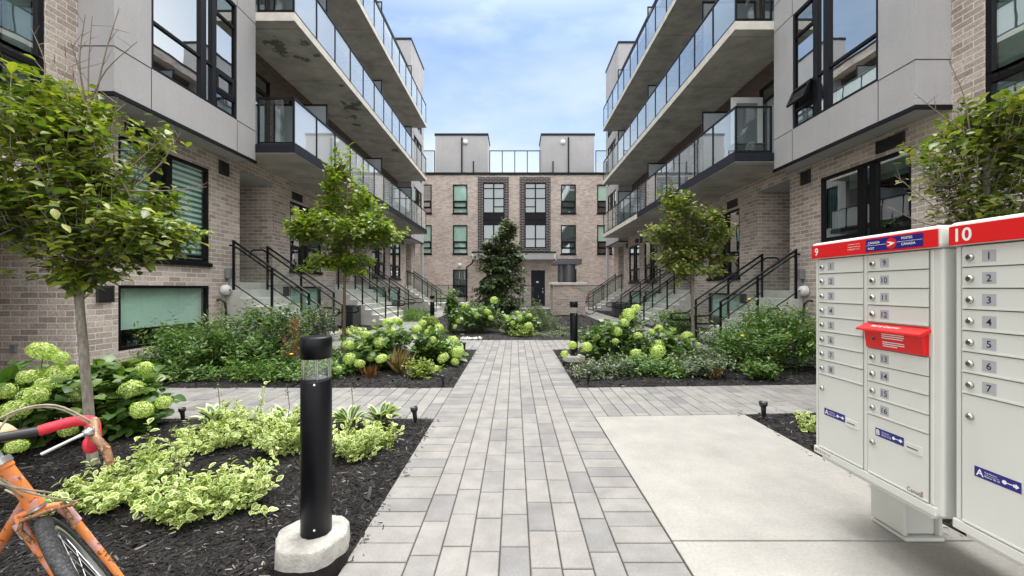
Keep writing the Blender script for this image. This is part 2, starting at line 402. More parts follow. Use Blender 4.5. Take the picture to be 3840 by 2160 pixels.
# leaf template: x across, y along, z up; centre line + rim
LV = [(0,.0,0),(.30,.22,.06),(.5,.5,.09),(.33,.80,.03),(0,1,-.10),(-.33,.80,.03),(-.5,.5,.09),(-.30,.22,.06),(0,.34,0),(0,.68,-.02)]
LF = [(0,1,8),(1,2,8),(2,9,8),(2,3,9),(3,4,9),(4,5,9),(5,6,9),(6,8,9),(6,7,8),(7,0,8)]
LRIM = [1,1,1,1,1,1,1,1,0,0]
SV = [(0,0,0),(.5,.45,.08),(0,1,-.08),(-.5,.45,.08)]
SF = [(0,1,2),(0,2,3)]
SRIM = [.3,1,.3,1]
def norm(a): return a/np.maximum(np.linalg.norm(a, axis=1, keepdims=True), 1e-9)
def leaf_mesh(name, P, D, Nn, Ls, Ws, mat, hi=True):
    D = norm(D); X = norm(np.cross(D, Nn)); Z = np.cross(X, D)
    X = X*Ws[:,None]; Y = D*Ls[:,None]; Z = Z*Ls[:,None]
    return inst_mesh(name, LV if hi else SV, LF if hi else SF, P, X, Y, Z, mat, LRIM if hi else SRIM, smooth=False)
# ------------------------------------------------------------------ camera, light, sky
CZ = 1.32
cam = bpy.data.cameras.new('camera'); co = bpy.data.objects.new('camera', cam); COL.objects.link(co)
co.location = (0, 0, CZ); co.rotation_euler = (R(90), 0, 0)
cam.sensor_width = 36; cam.lens = 36*1030/2576; cam.clip_end = 600; cam.clip_start = .05
cam.shift_x = (1288-1295)/2576; cam.shift_y = (725-724.5)/2576
sc.camera = co
SUN_EL, SUN_AZ = R(70), R(24)     # azimuth from +Y towards +X
sd = bpy.data.lights.new('sun', 'SUN'); so = bpy.data.objects.new('sun', sd); COL.objects.link(so)
sd.energy = 1.5; sd.angle = R(34); sd.color = (1, .985, .96)
dirv = Vector((math.sin(SUN_AZ)*math.cos(SUN_EL), math.cos(SUN_AZ)*math.cos(SUN_EL), math.sin(SUN_EL)))
so.rotation_euler = dirv.to_track_quat('Z', 'Y').to_euler(); so.location = (0, 0, 40)
w = bpy.data.worlds.new("World"); sc.world = w; w.use_nodes = True; t = w.node_tree
bg = t.nodes['Background']; sk = N(t, 'ShaderNodeTexSky'); sk.sky_type = 'NISHITA'; sk.sun_disc = False
sk.sun_elevation = SUN_EL; sk.sun_rotation = SUN_AZ; sk.air_density = 1.0; sk.dust_density = 1.0; sk.ozone_density = 1.5
tc = N(t, 'ShaderNodeTexCoord')
mp = N(t, 'ShaderNodeMapping'); L(t, tc.outputs['Generated'], mp.inputs[0]); mp.inputs['Scale'].default_value = (1, 1, 2.6); mp.inputs['Location'].default_value = (.35, .2, .1)
n1 = noise(t, mp.outputs[0], 2.0, 7, .56)
sx = N(t, 'ShaderNodeSeparateXYZ'); L(t, tc.outputs['Generated'], sx.inputs[0])
low = ramp(t, sx.outputs[2], [(0.02, 1.0), (.20, .85), (.36, .38), (.50, .10), (.62, .0)]).outputs[0]
fac = ramp(t, n1, [(.46, 0.0), (.70, .62)]).outputs[0]
up_ = ramp(t, sx.outputs[2], [(.50, 0), (.80, 1)]).outputs[0]          # bright cloud added overhead to light the facades
ad = N(t, 'ShaderNodeMath', operation='ADD'); ad.use_clamp = True; L(t, fac, ad.inputs[0]); L(t, low, ad.inputs[1])
ad2 = N(t, 'ShaderNodeMath', operation='MAXIMUM'); L(t, ad.outputs[0], ad2.inputs[0]); L(t, up_, ad2.inputs[1])
ny = N(t, 'ShaderNodeMath', operation='MULTIPLY'); L(t, sx.outputs[1], ny.inputs[0]); ny.inputs[1].default_value = -1
bk = ramp(t, ny.outputs[0], [(.05, 0), (.5, 1)]).outputs[0]            # bright cloud also added behind the camera, out of frame, for the walls
mx2 = N(t, 'ShaderNodeMath', operation='MAXIMUM'); L(t, up_, mx2.inputs[0]); L(t, bk, mx2.inputs[1])
ad3 = N(t, 'ShaderNodeMath', operation='MAXIMUM'); L(t, ad2.outputs[0], ad3.inputs[0]); L(t, bk, ad3.inputs[1]); ad2 = ad3
ea = ramp(t, sx.outputs[0], [(.36, 0), (.60, .85)]).outputs[0]          # bright cloud bank added off to the right for white reflections
mx4 = N(t, 'ShaderNodeMath', operation='MAXIMUM'); L(t, ea, mx4.inputs[0]); L(t, bk, mx4.inputs[1])
ad4 = N(t, 'ShaderNodeMath', operation='MAXIMUM'); L(t, ad2.outputs[0], ad4.inputs[0]); L(t, ea, ad4.inputs[1]); ad2 = ad4
cloud = mixc(t, up_, mixc(t, mx4.outputs[0], mixc(t, low, (2.5, 2.95, 3.45), (3.25, 3.5, 3.75)), (6.3, 6.4, 6.6)), (13.2, 13.2, 13.0))
hs = N(t, 'ShaderNodeHueSaturation'); hs.inputs['Saturation'].default_value = 1.08; hs.inputs['Value'].default_value = .66; L(t, mixc(t, 1, sk.outputs[0], (.86, .92, .95), 'MULTIPLY'), hs.inputs['Color'])
colr = mixc(t, ad2.outputs[0], hs.outputs[0], cloud)
L(t, colr, bg.inputs[0]); bg.inputs[1].default_value = .10
sc.view_settings.view_transform = 'Standard'; sc.view_settings.look = 'None'; sc.view_settings.gamma = 1
sc.view_settings.exposure = 1.64
sc.cycles.max_bounces = 8; sc.cycles.transparent_max_bounces = 24; sc.cycles.use_denoising = True

# ------------------------------------------------------------------ ground and paving
def struct(o, **k): return tag(o, kind='structure', **k)
g = MB(); g.quad((-80,-40,-.06),(80,-40,-.06),(80,90,-.06),(-80,90,-.06)); struct(g.build('ground', 'soil', recalc=False))
PW, PL = .1486, .2972
def paver(mb, x0, x1, y0, y1, zt=0.0, f=None):
    g_ = .0032; x0 += g_; x1 -= g_; y0 += g_; y1 -= g_; c = .0035; z1 = zt+rng.uniform(-.0012, .0012); zb = zt-.03
    if x1-x0 < .02 or y1-y0 < .02: return
    P = [(x0+c,y0+c,z1),(x1-c,y0+c,z1),(x1-c,y1-c,z1),(x0+c,y1-c,z1),(x0,y0,z1-c),(x1,y0,z1-c),(x1,y1,z1-c),(x0,y1,z1-c),
         (x0,y0,zb),(x1,y0,zb),(x1,y1,zb),(x0,y1,zb)]
    if f: P = [f(p) for p in P]
    mb.add(P, [(0,1,2,3),(4,5,1,0),(5,6,2,1),(6,7,3,2),(7,4,0,3),(8,9,5,4),(9,10,6,5),(10,11,7,6),(11,8,4,7)])
def columns(mb, x0, x1, y0, y1, w=PW, l=PL, f=None, axis='Y'):
    if axis == 'Y':
        n = max(1, round((x1-x0)/w)); w = (x1-x0)/n
        for i in range(n):
            y = y0-rng.choice([0, .33, .66, .5])*l-rng.uniform(0, .04)
            while y < y1:
                a, b = max(y, y0), min(y+l, y1)
                if b-a > .03: paver(mb, x0+i*w, x0+(i+1)*w, a, b, f=f)
                y += l
    else:
        n = max(1, round((y1-y0)/w)); w = (y1-y0)/n
        for i in range(n): paver(mb, x0, x1, y0+i*w, y0+(i+1)*w, f=f)
HW = 3.5*PW+PL
p = MB(); columns(p, -3.5*PW, 3.5*PW, -2.2, 8.83); columns(p, -HW, -3.5*PW, -2.2, 8.83, axis='X'); columns(p, 3.5*PW, HW, -2.2, 8.83, axis='X')
struct(p.build('main_path', 'paver', recalc=False))
SK = lambda q: (q[0], q[1]+.055*(q[0]-HW), q[2])
p = MB(); columns(p, -6.4, -HW, 4.15, 5.43); struct(p.build('cross_path', 'paver', recalc=False))
p = MB(); columns(p, HW, 8.2, 4.21, 5.43, f=SK); struct(p.build('cross_path', 'paver', recalc=False))
p = MB(); columns(p, -4.5, 4.5, 8.83, 10.42); struct(p.build('far_cross_path', 'paver', recalc=False))
p = MB(); columns(p, -4.5, -3.45, 10.42, 26.0); struct(p.build('side_path', 'paver', recalc=False))
p = MB(); columns(p, 3.45, 4.5, 10.42, 26.0); struct(p.build('side_path', 'paver', recalc=False))
p = MB(); columns(p, -6.4, 6.4, 26.0, 30.4); struct(p.build('far_path', 'paver', recalc=False))
j = MB()
for r_ in ((-HW+.004, HW-.004, -2.2, 8.83), (-4.49, 4.49, 8.83, 10.42), (-4.49,-3.46,10.42,26), (3.46,4.49,10.42,26), (-6.4,6.4,26,30.4), (-6.4,-HW,4.16,5.42)):
    j.quad((r_[0],r_[2],-.009),(r_[1],r_[2],-.009),(r_[1],r_[3],-.009),(r_[0],r_[3],-.009))
j.quad(SK((HW,4.22,-.009)),SK((8.2,4.22,-.009)),SK((8.2,5.42,-.009)),SK((HW,5.42,-.009)))
struct(j.build('path_bedding', 'joint', recalc=False))
# concrete pad
p = MB()
p.prism([(HW+.006, 2.145),(2.40,2.145),(2.40,4.285),(HW+.006,4.20)], lambda a,b,z: (a,b,z), -.14, .002)
p.prism([(HW+.006, -1.5),(4.9,-1.5),(4.9,2.137),(HW+.006,2.137)], lambda a,b,z: (a,b,z), -.14, .001)
struct(p.build('concrete_pad', 'pad', bevel=.006))

def bed(x0, x1, y0, y1, dens, size, f=None, step=.12, amp=.035, edge=.0):
    """mulch bed: uneven soil sheet + bark chips lying on it"""
    nx, ny = max(2, int((x1-x0)/step)), max(2, int((y1-y0)/step))
    def hz(x, y):
        e = min(x-x0, x1-x, y-y0, y1-y); k = min(1, max(0, e/.12))
        return -.022+k*(.012+amp*(.5+.5*math.sin(x*2.3+y*1.1)*math.cos(y*1.9-x*.7))*.8)
    b = MB(); vs = []; fs = []
    for i in range(nx+1):
        for k in range(ny+1):
            x, y = x0+(x1-x0)*i/nx, y0+(y1-y0)*k/ny
            q = (x, y, hz(x, y)+rng.uniform(-.004, .004)); vs.append(f(q) if f else q)
    for i in range(nx):
        for k in range(ny): a = i*(ny+1)+k; fs.append((a, a+ny+1, a+ny+2, a+1))
    b.add(vs, fs, True); o = struct(b.build('mulch_bed', 'mulch', recalc=False))
    n = int(dens*(x1-x0)*(y1-y0)); n0 = n; n += int(n*.0028); r = np.random.RandomState(int(abs(x0*100+y0*10))+5)
    x = r.uniform(x0+.01, x1-.01, n); y = r.uniform(y0+.01, y1-.01, n)
    z = np.array([hz(a, c) for a, c in zip(x, y)])+r.uniform(0, .010, n)
    k_o = np.arange(n0, n); m_ = len(k_o); sd2 = r.randint(0, 3, m_)       # a few strays kicked onto the paving
    off = np.abs(r.normal(0, .035, m_))+.01
    xo = np.where(sd2 == 0, x1+off if x0 < 0 else x0-off, x[k_o]); yo = np.where(sd2 == 1, y1+off, np.where(sd2 == 2, y0-off, y[k_o]))
    x[k_o] = xo; y[k_o] = yo; z[k_o] = .004
    P = np.stack([x, y, z], 1)
    if f: P = np.array([f(q) for q in P])
    th = r.uniform(0, 2*np.pi, n); ti = r.normal(0, .28, n)
    Y = np.stack([np.cos(th)*np.cos(ti), np.sin(th)*np.cos(ti), np.sin(ti)], 1)
    U = norm(np.stack([r.normal(0, .35, n), r.normal(0, .35, n), np.ones(n)], 1))
    X = norm(np.cross(Y, U)); Z = np.cross(X, Y)
    l = size*np.exp(r.normal(0, .45, n)); wd = l*r.uniform(.09, .24, n)
    tv = [(-.5,-.5,0),(.5,-.42,0),(.38,.5,0),(-.4,.45,0),(-.2,-.3,.5),(.25,.35,.45)]
    tf = [(0,1,4),(1,2,5,4),(2,3,5),(3,0,4,5)]
    me = inst_mesh('bark_chips', tv, tf, P, X*wd[:,None], Y*l[:,None], Z*wd[:,None], 'chips')
    tag(link(me, 'bark_chips'), 'loose dark bark mulch chips covering the planting bed', 'mulch', kind='stuff')
bed(-6.4, -HW-.004, 0.35, 4.145, 6500, .026)
bed(-6.4, -HW-.004, 5.435, 8.825, 1400, .036, step=.2)
bed(-6.4, -4.51, 8.83, 24.0, 120, .07, step=.5)
bed(HW+.004, 6.4, 5.435, 8.815, 1400, .036, f=lambda q: (q[0], q[1]+.055*(q[0]-HW)*(8.83-q[1])/3.4, q[2]), step=.2)
bed(4.51, 6.4, 8.83, 24.0, 120, .07, step=.5)
bed(-3.44, 3.44, 10.43, 25.9, 110, .07, step=.5)
bed(2.405, 6.4, 2.145, 4.29, 3600, .030, f=lambda q: (q[0], q[1]+.055*(q[0]-HW)*(q[1]-2.145)/2.1, q[2]))

# ------------------------------------------------------------------ building parts
class Face:
    """wall frame: u along the wall, v up, d outwards"""
    def __init__(s, fn, xf=None): s.fn = fn; s.xf = xf or ID
    def mb(s):
        m = MB(lambda p: s.xf(s.fn(*p))); return m
def wall_panels(mb, u0, u1, v0, v1, ops, d=0, rev=.14, mat='brick'):
    """flat wall with rectangular openings (a,b,c,e[,depth]) and their reveals"""
    mb.mat(mat)
    us = sorted(set([u0,u1]+[q for o in ops for q in o[:2] if u0 < q < u1])); vs = sorted(set([v0,v1]+[q for o in ops for q in o[2:4] if v0 < q < v1]))
    for a, b in zip(us, us[1:]):
        for c, e in zip(vs, vs[1:]):
            cu, cv = (a+b)/2, (c+e)/2
            if any(o[0] < cu < o[1] and o[2] < cv < o[3] for o in ops): continue
            mb.quad((a,c,d),(b,c,d),(b,e,d),(a,e,d))
    for o in ops:
        a, b, c, e = o[:4]; r = o[4] if len(o) > 4 else rev
        mb.quad((a,c,d),(a,e,d),(a,e,d-r),(a,c,d-r)); mb.quad((b,c,d),(b,e,d),(b,e,d-r),(b,c,d-r))
        mb.quad((a,e,d),(b,e,d),(b,e,d-r),(a,e,d-r)); mb.quad((a,c,d),(b,c,d),(b,c,d-r),(a,c,d-r))
def window(F, par, u0, u1, v0, v1, cols=None, d=0, fr=.055, depth=.09, sill=None, cover=None, cmat='blind', open_=None, label=None, glass='glass', fmat='frame', spandrel=None):
    """cols: [(ua, ub, [v breaks])]; frame mesh with a pane mesh, a cover (blind) and the dim room behind"""
    cols = cols or [(u0+fr, u1-fr, [])]
    m = F.mb(); o0, o1 = d-depth, d-.012
    m.box(u0, u0+fr, v0, v1, o0, o1); m.box(u1-fr, u1, v0, v1, o0, o1)
    m.box(u0+fr, u1-fr, v1-fr, v1, o0, o1); m.box(u0+fr, u1-fr, v0, v0+fr, o0, o1)
    for (a, b), (c, e) in zip([(q[0], q[1]) for q in cols], [(q[0], q[1]) for q in cols[1:]]):
        m.box(b, c, v0+fr, v1-fr, o0, o1+.004)
    gq = F.mb(); dg = d-depth*.55
    for ca in cols:
        a, b, br = ca[:3]; ed = [v0+fr]+list(br)+[v1-fr]
        for q in br: m.box(a, b, q-fr*.45, q+fr*.45, o0+.01, o1-.003)
        sash = ca[3] if len(ca) > 3 else []
        for k, (c, e) in enumerate(zip(ed, ed[1:])):
            if spandrel and spandrel[0] < (c+e)/2 < spandrel[1]:
                m.box(a, b, c, e, dg-.02, dg); continue
            if k in sash:
                s_ = .055; c2, e2 = c+fr*.45, e-fr*.45
                if open_ and k == open_[0]:
                    # awning sash tilted out
                    an = open_[1]; H = e2-c2; sa, ca_ = math.sin(an), math.cos(an)
                    h = F.mb()
                    def T(u, y, z): return (u, e2-y*ca_-z*sa, d+y*sa-z*ca_+.0)
                    def bb(ua, ub, ya, yb):
                        h.add([T(ua,ya,0),T(ub,ya,0),T(ub,yb,0),T(ua,yb,0),T(ua,ya,-.045),T(ub,ya,-.045),T(ub,yb,-.045),T(ua,yb,-.045)],
                              [(0,1,2,3),(4,7,6,5),(0,4,5,1),(1,5,6,2),(2,6,7,3),(3,7,4,0)])
                    bb(a,b,0,s_); bb(a,b,H-s_,H); bb(a,a+s_,s_,H-s_); bb(b-s_,b,s_,H-s_)
                    op_sash = h
                    g2 = F.mb(); g2.quad(T(a+s_,s_,-.02),T(b-s_,s_,-.02),T(b-s_,H-s_,-.02),T(a+s_,H-s_,-.02))
                    open_ = (open_[0], open_[1], h, g2); continue
                m.box(a, a+s_, c2, e2, o0+.02, o1+.008); m.box(b-s_, b, c2, e2, o0+.02, o1+.008)
                m.box(a+s_, b-s_, c2, c2+s_, o0+.02, o1+.008); m.box(a+s_, b-s_, e2-s_, e2, o0+.02, o1+.008)
            gq.quad((a,c,dg),(b,c,dg),(b,e,dg),(a,e,dg))
    W = m.build('window', fmat, par)
    if label: W['label'] = label
    gq.build('pane', glass, W, recalc=False)
    if open_ and len(open_) > 2:
        open_[2].build('open_sash', fmat, W); open_[3].build('sash_pane', glass, W, recalc=False)
    r = F.mb(); D = d-.85
    r.quad((u0-.3,v0-.2,D),(u1+.3,v0-.2,D),(u1+.3,v1+.2,D),(u0-.3,v1+.2,D))
    r.quad((u0-.3,v0-.2,D),(u0,v0,o0),(u0,v1,o0),(u0-.3,v1+.2,D)); r.quad((u1+.3,v0-.2,D),(u1,v0,o0),(u1,v1,o0),(u1+.3,v1+.2,D))
    r.quad((u0-.3,v1+.2,D),(u0,v1,o0),(u1,v1,o0),(u1+.3,v1+.2,D)); r.quad((u0-.3,v0-.2,D),(u0,v0,o0),(u1,v0,o0),(u1+.3,v0-.2,D))
    r.build('room_interior', 'interior', W, recalc=False)
    for cv in (cover or []):
        c = F.mb(); a, b, lo, hi = cv[:4]; dc = d-depth-.03
        c.quad((a,lo,dc),(b,lo,dc),(b,hi,dc),(a,hi,dc))
        c.build('curtain' if 'curtain' in (cv[4] if len(cv) > 4 else cmat) else 'blind', cv[4] if len(cv) > 4 else cmat, W, recalc=False)
    if sill:
        s_ = F.mb(); s_.box(u0-.05, u1+.05, v0-.085, v0-.002, d-.10, d+.045); s_.build('sill', 'frame', W, bevel=.006)
    return W
def vent(F, par, u0, u1, v0, v1, d=0, split=False):
    m = F.mb(); m.box(u0, u1, v0, v1, d, d+.02)
    n = max(3, int((v1-v0)/.028))
    for i in range(n):
        z = v0+.015+(v1-v0-.03)*(i+.5)/n
        m.box(u0+.015, u1-.015, z-.006, z+.006, d+.02, d+.036)
    m.box(u0, u0+.015, v0, v1, d+.02, d+.04); m.box(u1-.015, u1, v0, v1, d+.02, d+.04)
    if split: m.box((u0+u1)/2-.012, (u0+u1)/2+.012, v0, v1, d+.02, d+.042)
    m.build('vent', 'vent', par)

BX, WX, BAYX = 5.03, 6.45, 5.92           # half distances: balcony edge, brick wall, bay face
Z2, Z3, Z4 = 4.40, 7.43, 10.48
TH = .19
def balcony(xf, par, z, y0, y1, right, fascia_to=None, lower=False, spots=()):
    m = MB(xf); m.mat('slab')
    # soffit / top / sides as one slab, light edge faces
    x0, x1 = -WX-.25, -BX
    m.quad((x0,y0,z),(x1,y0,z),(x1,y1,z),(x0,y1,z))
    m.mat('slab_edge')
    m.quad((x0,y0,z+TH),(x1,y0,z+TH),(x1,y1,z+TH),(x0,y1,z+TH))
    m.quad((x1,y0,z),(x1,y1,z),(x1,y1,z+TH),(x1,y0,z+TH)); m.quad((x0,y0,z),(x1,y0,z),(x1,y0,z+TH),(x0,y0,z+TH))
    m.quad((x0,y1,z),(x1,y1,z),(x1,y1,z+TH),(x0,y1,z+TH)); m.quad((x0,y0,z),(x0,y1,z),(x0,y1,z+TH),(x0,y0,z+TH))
    B = m.build('balcony', None, par)
    if fascia_to:
        f = MB(xf); f.box(x1, x1+.018, y0-.018, fascia_to, z+.012, z+TH+.02); f.box(-BAYX+.006, x1, y0-.018, y0, z+.012, z+TH+.02)
        f.build('fascia', 'fascia', B)
    # railing
    zt = z+TH; rx = -BX-.045; n = 13; st = (y1-y0-.1)/n; r = MB(xf); H = 1.07
    ys = [y0+.05+st*i for i in range(n+1)]
    for y in ys: r.box(rx-.02, rx+.02, y-.019, y+.019, zt, zt+H)
    r.box(rx-.026, rx+.026, ys[0]-.026, ys[-1]+.026, zt+H, zt+H+.035)
    r.box(rx-.012, rx+.012, ys[0], ys[-1], zt+.045, zt+.075)
    for ye in (ys[0], ys[-1]):
        r.box(-BAYX+.02, rx, ye-.026, ye+.026, zt+H, zt+H+.035); r.box(-BAYX+.02, rx, ye-.014, ye+.014, zt+.045, zt+.085)
        r.box(-BAYX+.02, -BAYX+.06, ye-.02, ye+.02, zt, zt+H)
    r.build('railing', 'rail', B)
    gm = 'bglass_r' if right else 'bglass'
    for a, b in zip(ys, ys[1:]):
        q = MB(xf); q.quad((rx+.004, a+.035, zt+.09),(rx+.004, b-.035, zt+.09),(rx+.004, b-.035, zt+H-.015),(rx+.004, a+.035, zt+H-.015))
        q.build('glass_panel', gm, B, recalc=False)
    for ye in (ys[0], ys[-1]):
        q = MB(xf); q.quad((-BAYX+.075, ye, zt+.10),(rx-.03, ye, zt+.10),(rx-.03, ye, zt+H-.015),(-BAYX+.075, ye, zt+H-.015)); q.build('glass_panel', 'sglass', B, recalc=False)
    for y in (11.3, 15.93, 20.5):
        s_ = MB(xf); xa, xb = -WX-.2, -BX-.13; h = 1.80
        for (a, b, c, e) in ((xa, xa+.04, zt, zt+h), (xb-.04, xb, zt, zt+h), (xa+.04, xb-.04, zt+h-.04, zt+h), (xa+.04, xb-.04, zt+.06, zt+.10)):
            s_.box(a, b, y-.022, y+.022, c, e)
        S = s_.build('privacy_screen', 'rail', B)
        q = MB(xf); q.box(xa+.045, xb-.045, y-.006, y+.006, zt+.105, zt+h-.045); q.build('frosted_panel', 'privacy', S)
    return B

def bay(xf, par, y0, y1, right, near):
    F = Face(lambda u, v, d: (-BAYX+d, u, v), xf)
    z0, z1 = 4.19, 15.5
    wu0, wu1 = y0+.62, y0+2.68
    wins = [(4.9, 7.34), (7.95, 10.39), (11.0, 13.44)]
    m = F.mb(); wall_panels(m, y0, y1, z0, z1, [(wu0, wu1, a, b, .03) for a, b in wins], mat='stucco')
    m.xf = xf
    for yy in (y0, y1): m.quad((-WX-.5,yy,z0),(-BAYX,yy,z0),(-BAYX,yy,z1),(-WX-.5,yy,z1))
    m.quad((-WX-.5,y0,z1),(-BAYX,y0,z1),(-BAYX,y1,z1),(-WX-.5,y1,z1))
    m.mat('soffit'); m.quad((-WX-.3,y0,z0+.02),(-BAYX,y0,z0+.02),(-BAYX,y1,z0+.02),(-WX-.3,y1,z0+.02))
    m.mat('trim')
    # thin control joints (recessed lines drawn by narrow black reveals)
    for z in (4.9, 7.34, 7.95, 10.39, 11.0, 13.44):
        m.box(-BAYX+.001, -BAYX+.0035, y0-.003, wu0, z-.006, z+.006); m.box(-BAYX+.001, -BAYX+.0035, wu1, y1, z-.006, z+.006)
        m.box(-WX, -BAYX+.003, y0-.0035, y0-.001, z-.006, z+.006)
    for u in (wu0, wu1):
        for a, b in ((z0+.05, 4.9), (7.34, 7.95), (10.39, 11.0), (13.44, z1-.1)): m.box(-BAYX+.001, -BAYX+.0035, u-.004, u+.004, a, b)
    m.box(-BAYX-.01, -BAYX+.022, y0-.022, y1+.01, z0-.03, z0+.035); m.box(-WX, -BAYX-.01, y0-.022, y0+.01, z0-.03, z0+.035)
    m.box(-BAYX-.01, -BAYX+.012, y0+.01, y1, z0+.02, z0+.035)
    m.box(-WX-.52, -BAYX+.03, y0-.03, y1+.03, z1, z1+.12)
    bo = m.build('bay', None, par, recalc=False)
    a = wu0
    for i, (v0, v1) in enumerate(wins):
        cols = [(a+.06, a+1.06, [v0+.80]), (a+1.20, a+1.35, [v0+.80]), (a+1.47, a+1.98, [v0+.37, v0+.80, v0+1.93], [1])]
        cov = None
        if near: cov = [(a+1.15, a+1.4, v0, v1, 'curtain_y')] if not right else [(a+1.15, a+1.4, v0, v1, 'curtain_y'), (a+.06, a+1.0, v0, v0+.36, 'blind')]
        window(F, par, wu0, wu1, v0, v1, cols, open_=(1, R(24)) if (right and i == 0 and near) else None, glass='glass', cover=cov,
               label='tall bay window with its awning sash pushed open' if (right and i == 0 and near) else None)
    return bo

def wing(side):
    right = side > 0
    dz = -.2 if right else 0
    xf = (lambda p: (-p[0], p[1], p[2]+dz)) if right else ID
    B = thing('apartment_building', (7.0*side, 12, 0),
              ('brick apartment wing on the right with grey bays and a white balcony door standing open' if right else 'brick apartment wing on the left with grey bays and dark stains under its balconies'),
              'building', 'brick apartment buildings round the courtyard')
    F = Face(lambda u, v, d: (-WX+d, u, v), xf)
    # --- ground storey
    ops = []; wn = []
    A = [(6.66, 8.64), (11.75, 13.65), (18.5, 20.4), (21.2, 23.1)]
    for a, b in A: ops += [(a, b, 1.85, 3.83), (a, b, .29, 1.37)]
    ent = [(9.60, 10.90), (14.75, 16.0), (16.45, 17.70), (24.25, 25.55)]
    for a, b in ent: ops.append((a, b, 1.44, 4.08, 2.1))
    ops.append((4.2, 5.99, -.3, 2.35, 2.4))            # passage through the building
    ops.append((3.4, 5.62, 3.05, 7.30)); ops.append((3.4, 5.62, 7.9, 10.4)); ops.append((3.4, 5.62, 11, 13))
    m = F.mb(); lowops = [o for o in ops if o[2] < 2.9 or o[2] < 3.0]
    wall_panels(m, -3, 26.6, -.4, 4.45, [o if o[3] <= 4.45 else (o[0], o[1], o[2], 4.45) for o in ops if o[2] < 4.4], mat='brick')
    wall_panels(m, -3, 6.3, 4.45, 13.5, [(o[0], o[1], max(o[2], 4.45), o[3]) for o in ops if o[3] > 4.5], mat='brick')
    m.xf = xf
    for a, b in ent:
        m.mat('brick'); m.quad((-WX-2.1, a, 1.2), (-WX-2.1, b, 1.2), (-WX-2.1, b, 4.2), (-WX-2.1, a, 4.2))
        m.mat('soffit'); m.quad((-WX-2.1, a, 4.07), (-WX-.01, a, 4.07), (-WX-.01, b, 4.07), (-WX-2.1, b, 4.07))
    m.mat('brick'); m.quad((-WX-2.4, 4.2, -.3), (-WX-2.4, 5.99, -.3), (-WX-2.4, 5.99, 2.4), (-WX-2.4, 4.2, 2.4))
    # body closing surfaces: roof, near and far ends
    m.mat('brick'); m.quad((-WX-.001,26.6,-.4),(-18,26.6,-.4),(-18,26.6,13.5),(-WX-.001,26.6,13.5))
    m.quad((-WX,-3,-.4),(-18,-3,-.4),(-18,-3,13.5),(-WX,-3,13.5)); m.quad((-18,-3,-.4),(-18,26.6,-.4),(-18,26.6,13.5),(-18,-3,13.5))
    m.mat('trim'); m.quad((-18,-3,13.48),(-WX,-3,13.48),(-WX,26.6,13.48),(-18,26.6,13.48))
    m.box(-WX-.1, -WX+.03, -3, 6.02, 13.5, 13.62)
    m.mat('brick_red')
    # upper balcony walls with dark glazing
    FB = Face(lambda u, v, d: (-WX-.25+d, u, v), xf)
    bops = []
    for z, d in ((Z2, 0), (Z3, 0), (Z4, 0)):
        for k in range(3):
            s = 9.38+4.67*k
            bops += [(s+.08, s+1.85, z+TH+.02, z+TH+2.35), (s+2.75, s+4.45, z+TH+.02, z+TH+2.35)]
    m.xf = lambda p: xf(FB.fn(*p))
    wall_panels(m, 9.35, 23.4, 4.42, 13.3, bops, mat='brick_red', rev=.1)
    m.xf = xf; m.mat('brick'); m.box(-BAYX-.30, -BAYX+.02, 9.36, 23.38, 13.1, 13.5); m.box(-WX-.3, -BAYX-.28, 9.36, 23.38, 13.25, 13.45)
    m.mat('trim'); m.box(-WX-.3, -BAYX+.05, 9.36, 23.38, 13.5, 13.6)
    wl = m.build('wall', None, B, recalc=False)
    # windows of the ground storey
    for i, (a, b) in enumerate(A):
        Lw = b-a
        cols = [(a+.06, a+.66, [2.54], [0]), (a+.80, a+.93, []), (a+1.06, b-.06, [2.54], [0])]
        if not right: cov = [(a+1.0, b-.05, 1.9, 3.8, 'zebra'), (a+.05, a+.7, 1.9, 3.8, 'zebra')] if i == 0 else [(a+1.0, b-.05, 1.9, 3.8, 'curtain_y')]
        else: cov = [(a+.06, b-.6, 3.45, 3.8, 'blind'), (a+1.6, b-.06, 1.9, 3.8, 'curtain_y')] if i == 0 else [(a+.9, b-.06, 1.9, 3.8, 'curtain_y')]
        window(F, B, a, b, 1.85, 3.83, cols, sill=True, cover=cov, glass='glass_dark' if right else ('glass_low' if i == 0 else 'glass'), label='triple window with striped zebra blinds' if (i == 0 and not right) else None)
        window(F, B, a, b, .29, 1.37, [(a+.06, b-.06, [])], cover=[(a+.06, b-.06, .62, 1.33, 'blind')], glass='glass_low', label='basement window with pale green frosted blind')
        vent(F, B, a-.36, a-.10, 1.10, 1.36)
        vent(F, B, b+.28, b+.56, 3.82, 4.12)
        vent(F, B, a+.1, a+.62, 3.90, 4.12, split=True)
    for a, b in ent:
        d_ = MB(xf); x = -WX-2.1
        d_.mat('frame'); d_.box(x, x+.06, a+.15, b-.15, 1.46, 3.7)
        D = d_.build('door', None, B)
        h = MB(xf); h.box(x+.06, x+.10, a+.25, a+.28, 2.3, 2.5); h.build('handle', 'steel', D)
        q = MB(xf); q.quad((x+.063, a+.5, 2.3),(x+.063, b-.5, 2.3),(x+.063, b-.5, 3.5),(x+.063, a+.5, 3.5)); q.build('pane', 'glass_dark', D, recalc=False)
    for (v0, v1) in ((3.05, 7.30), (7.9, 10.4), (11, 13)):
        br = [q for q in (3.9, 4.34, 5.72, 6.8) if v0+.2 < q < v1-.1] or [v0+.8]
        window(F, B, 3.4, 5.62, v0, v1, [(3.46, 4.2, br), (4.32, 5.56, br)], fr=.07, glass='glass', cover=[(5.25, 5.56, v0, v1, 'blind')])
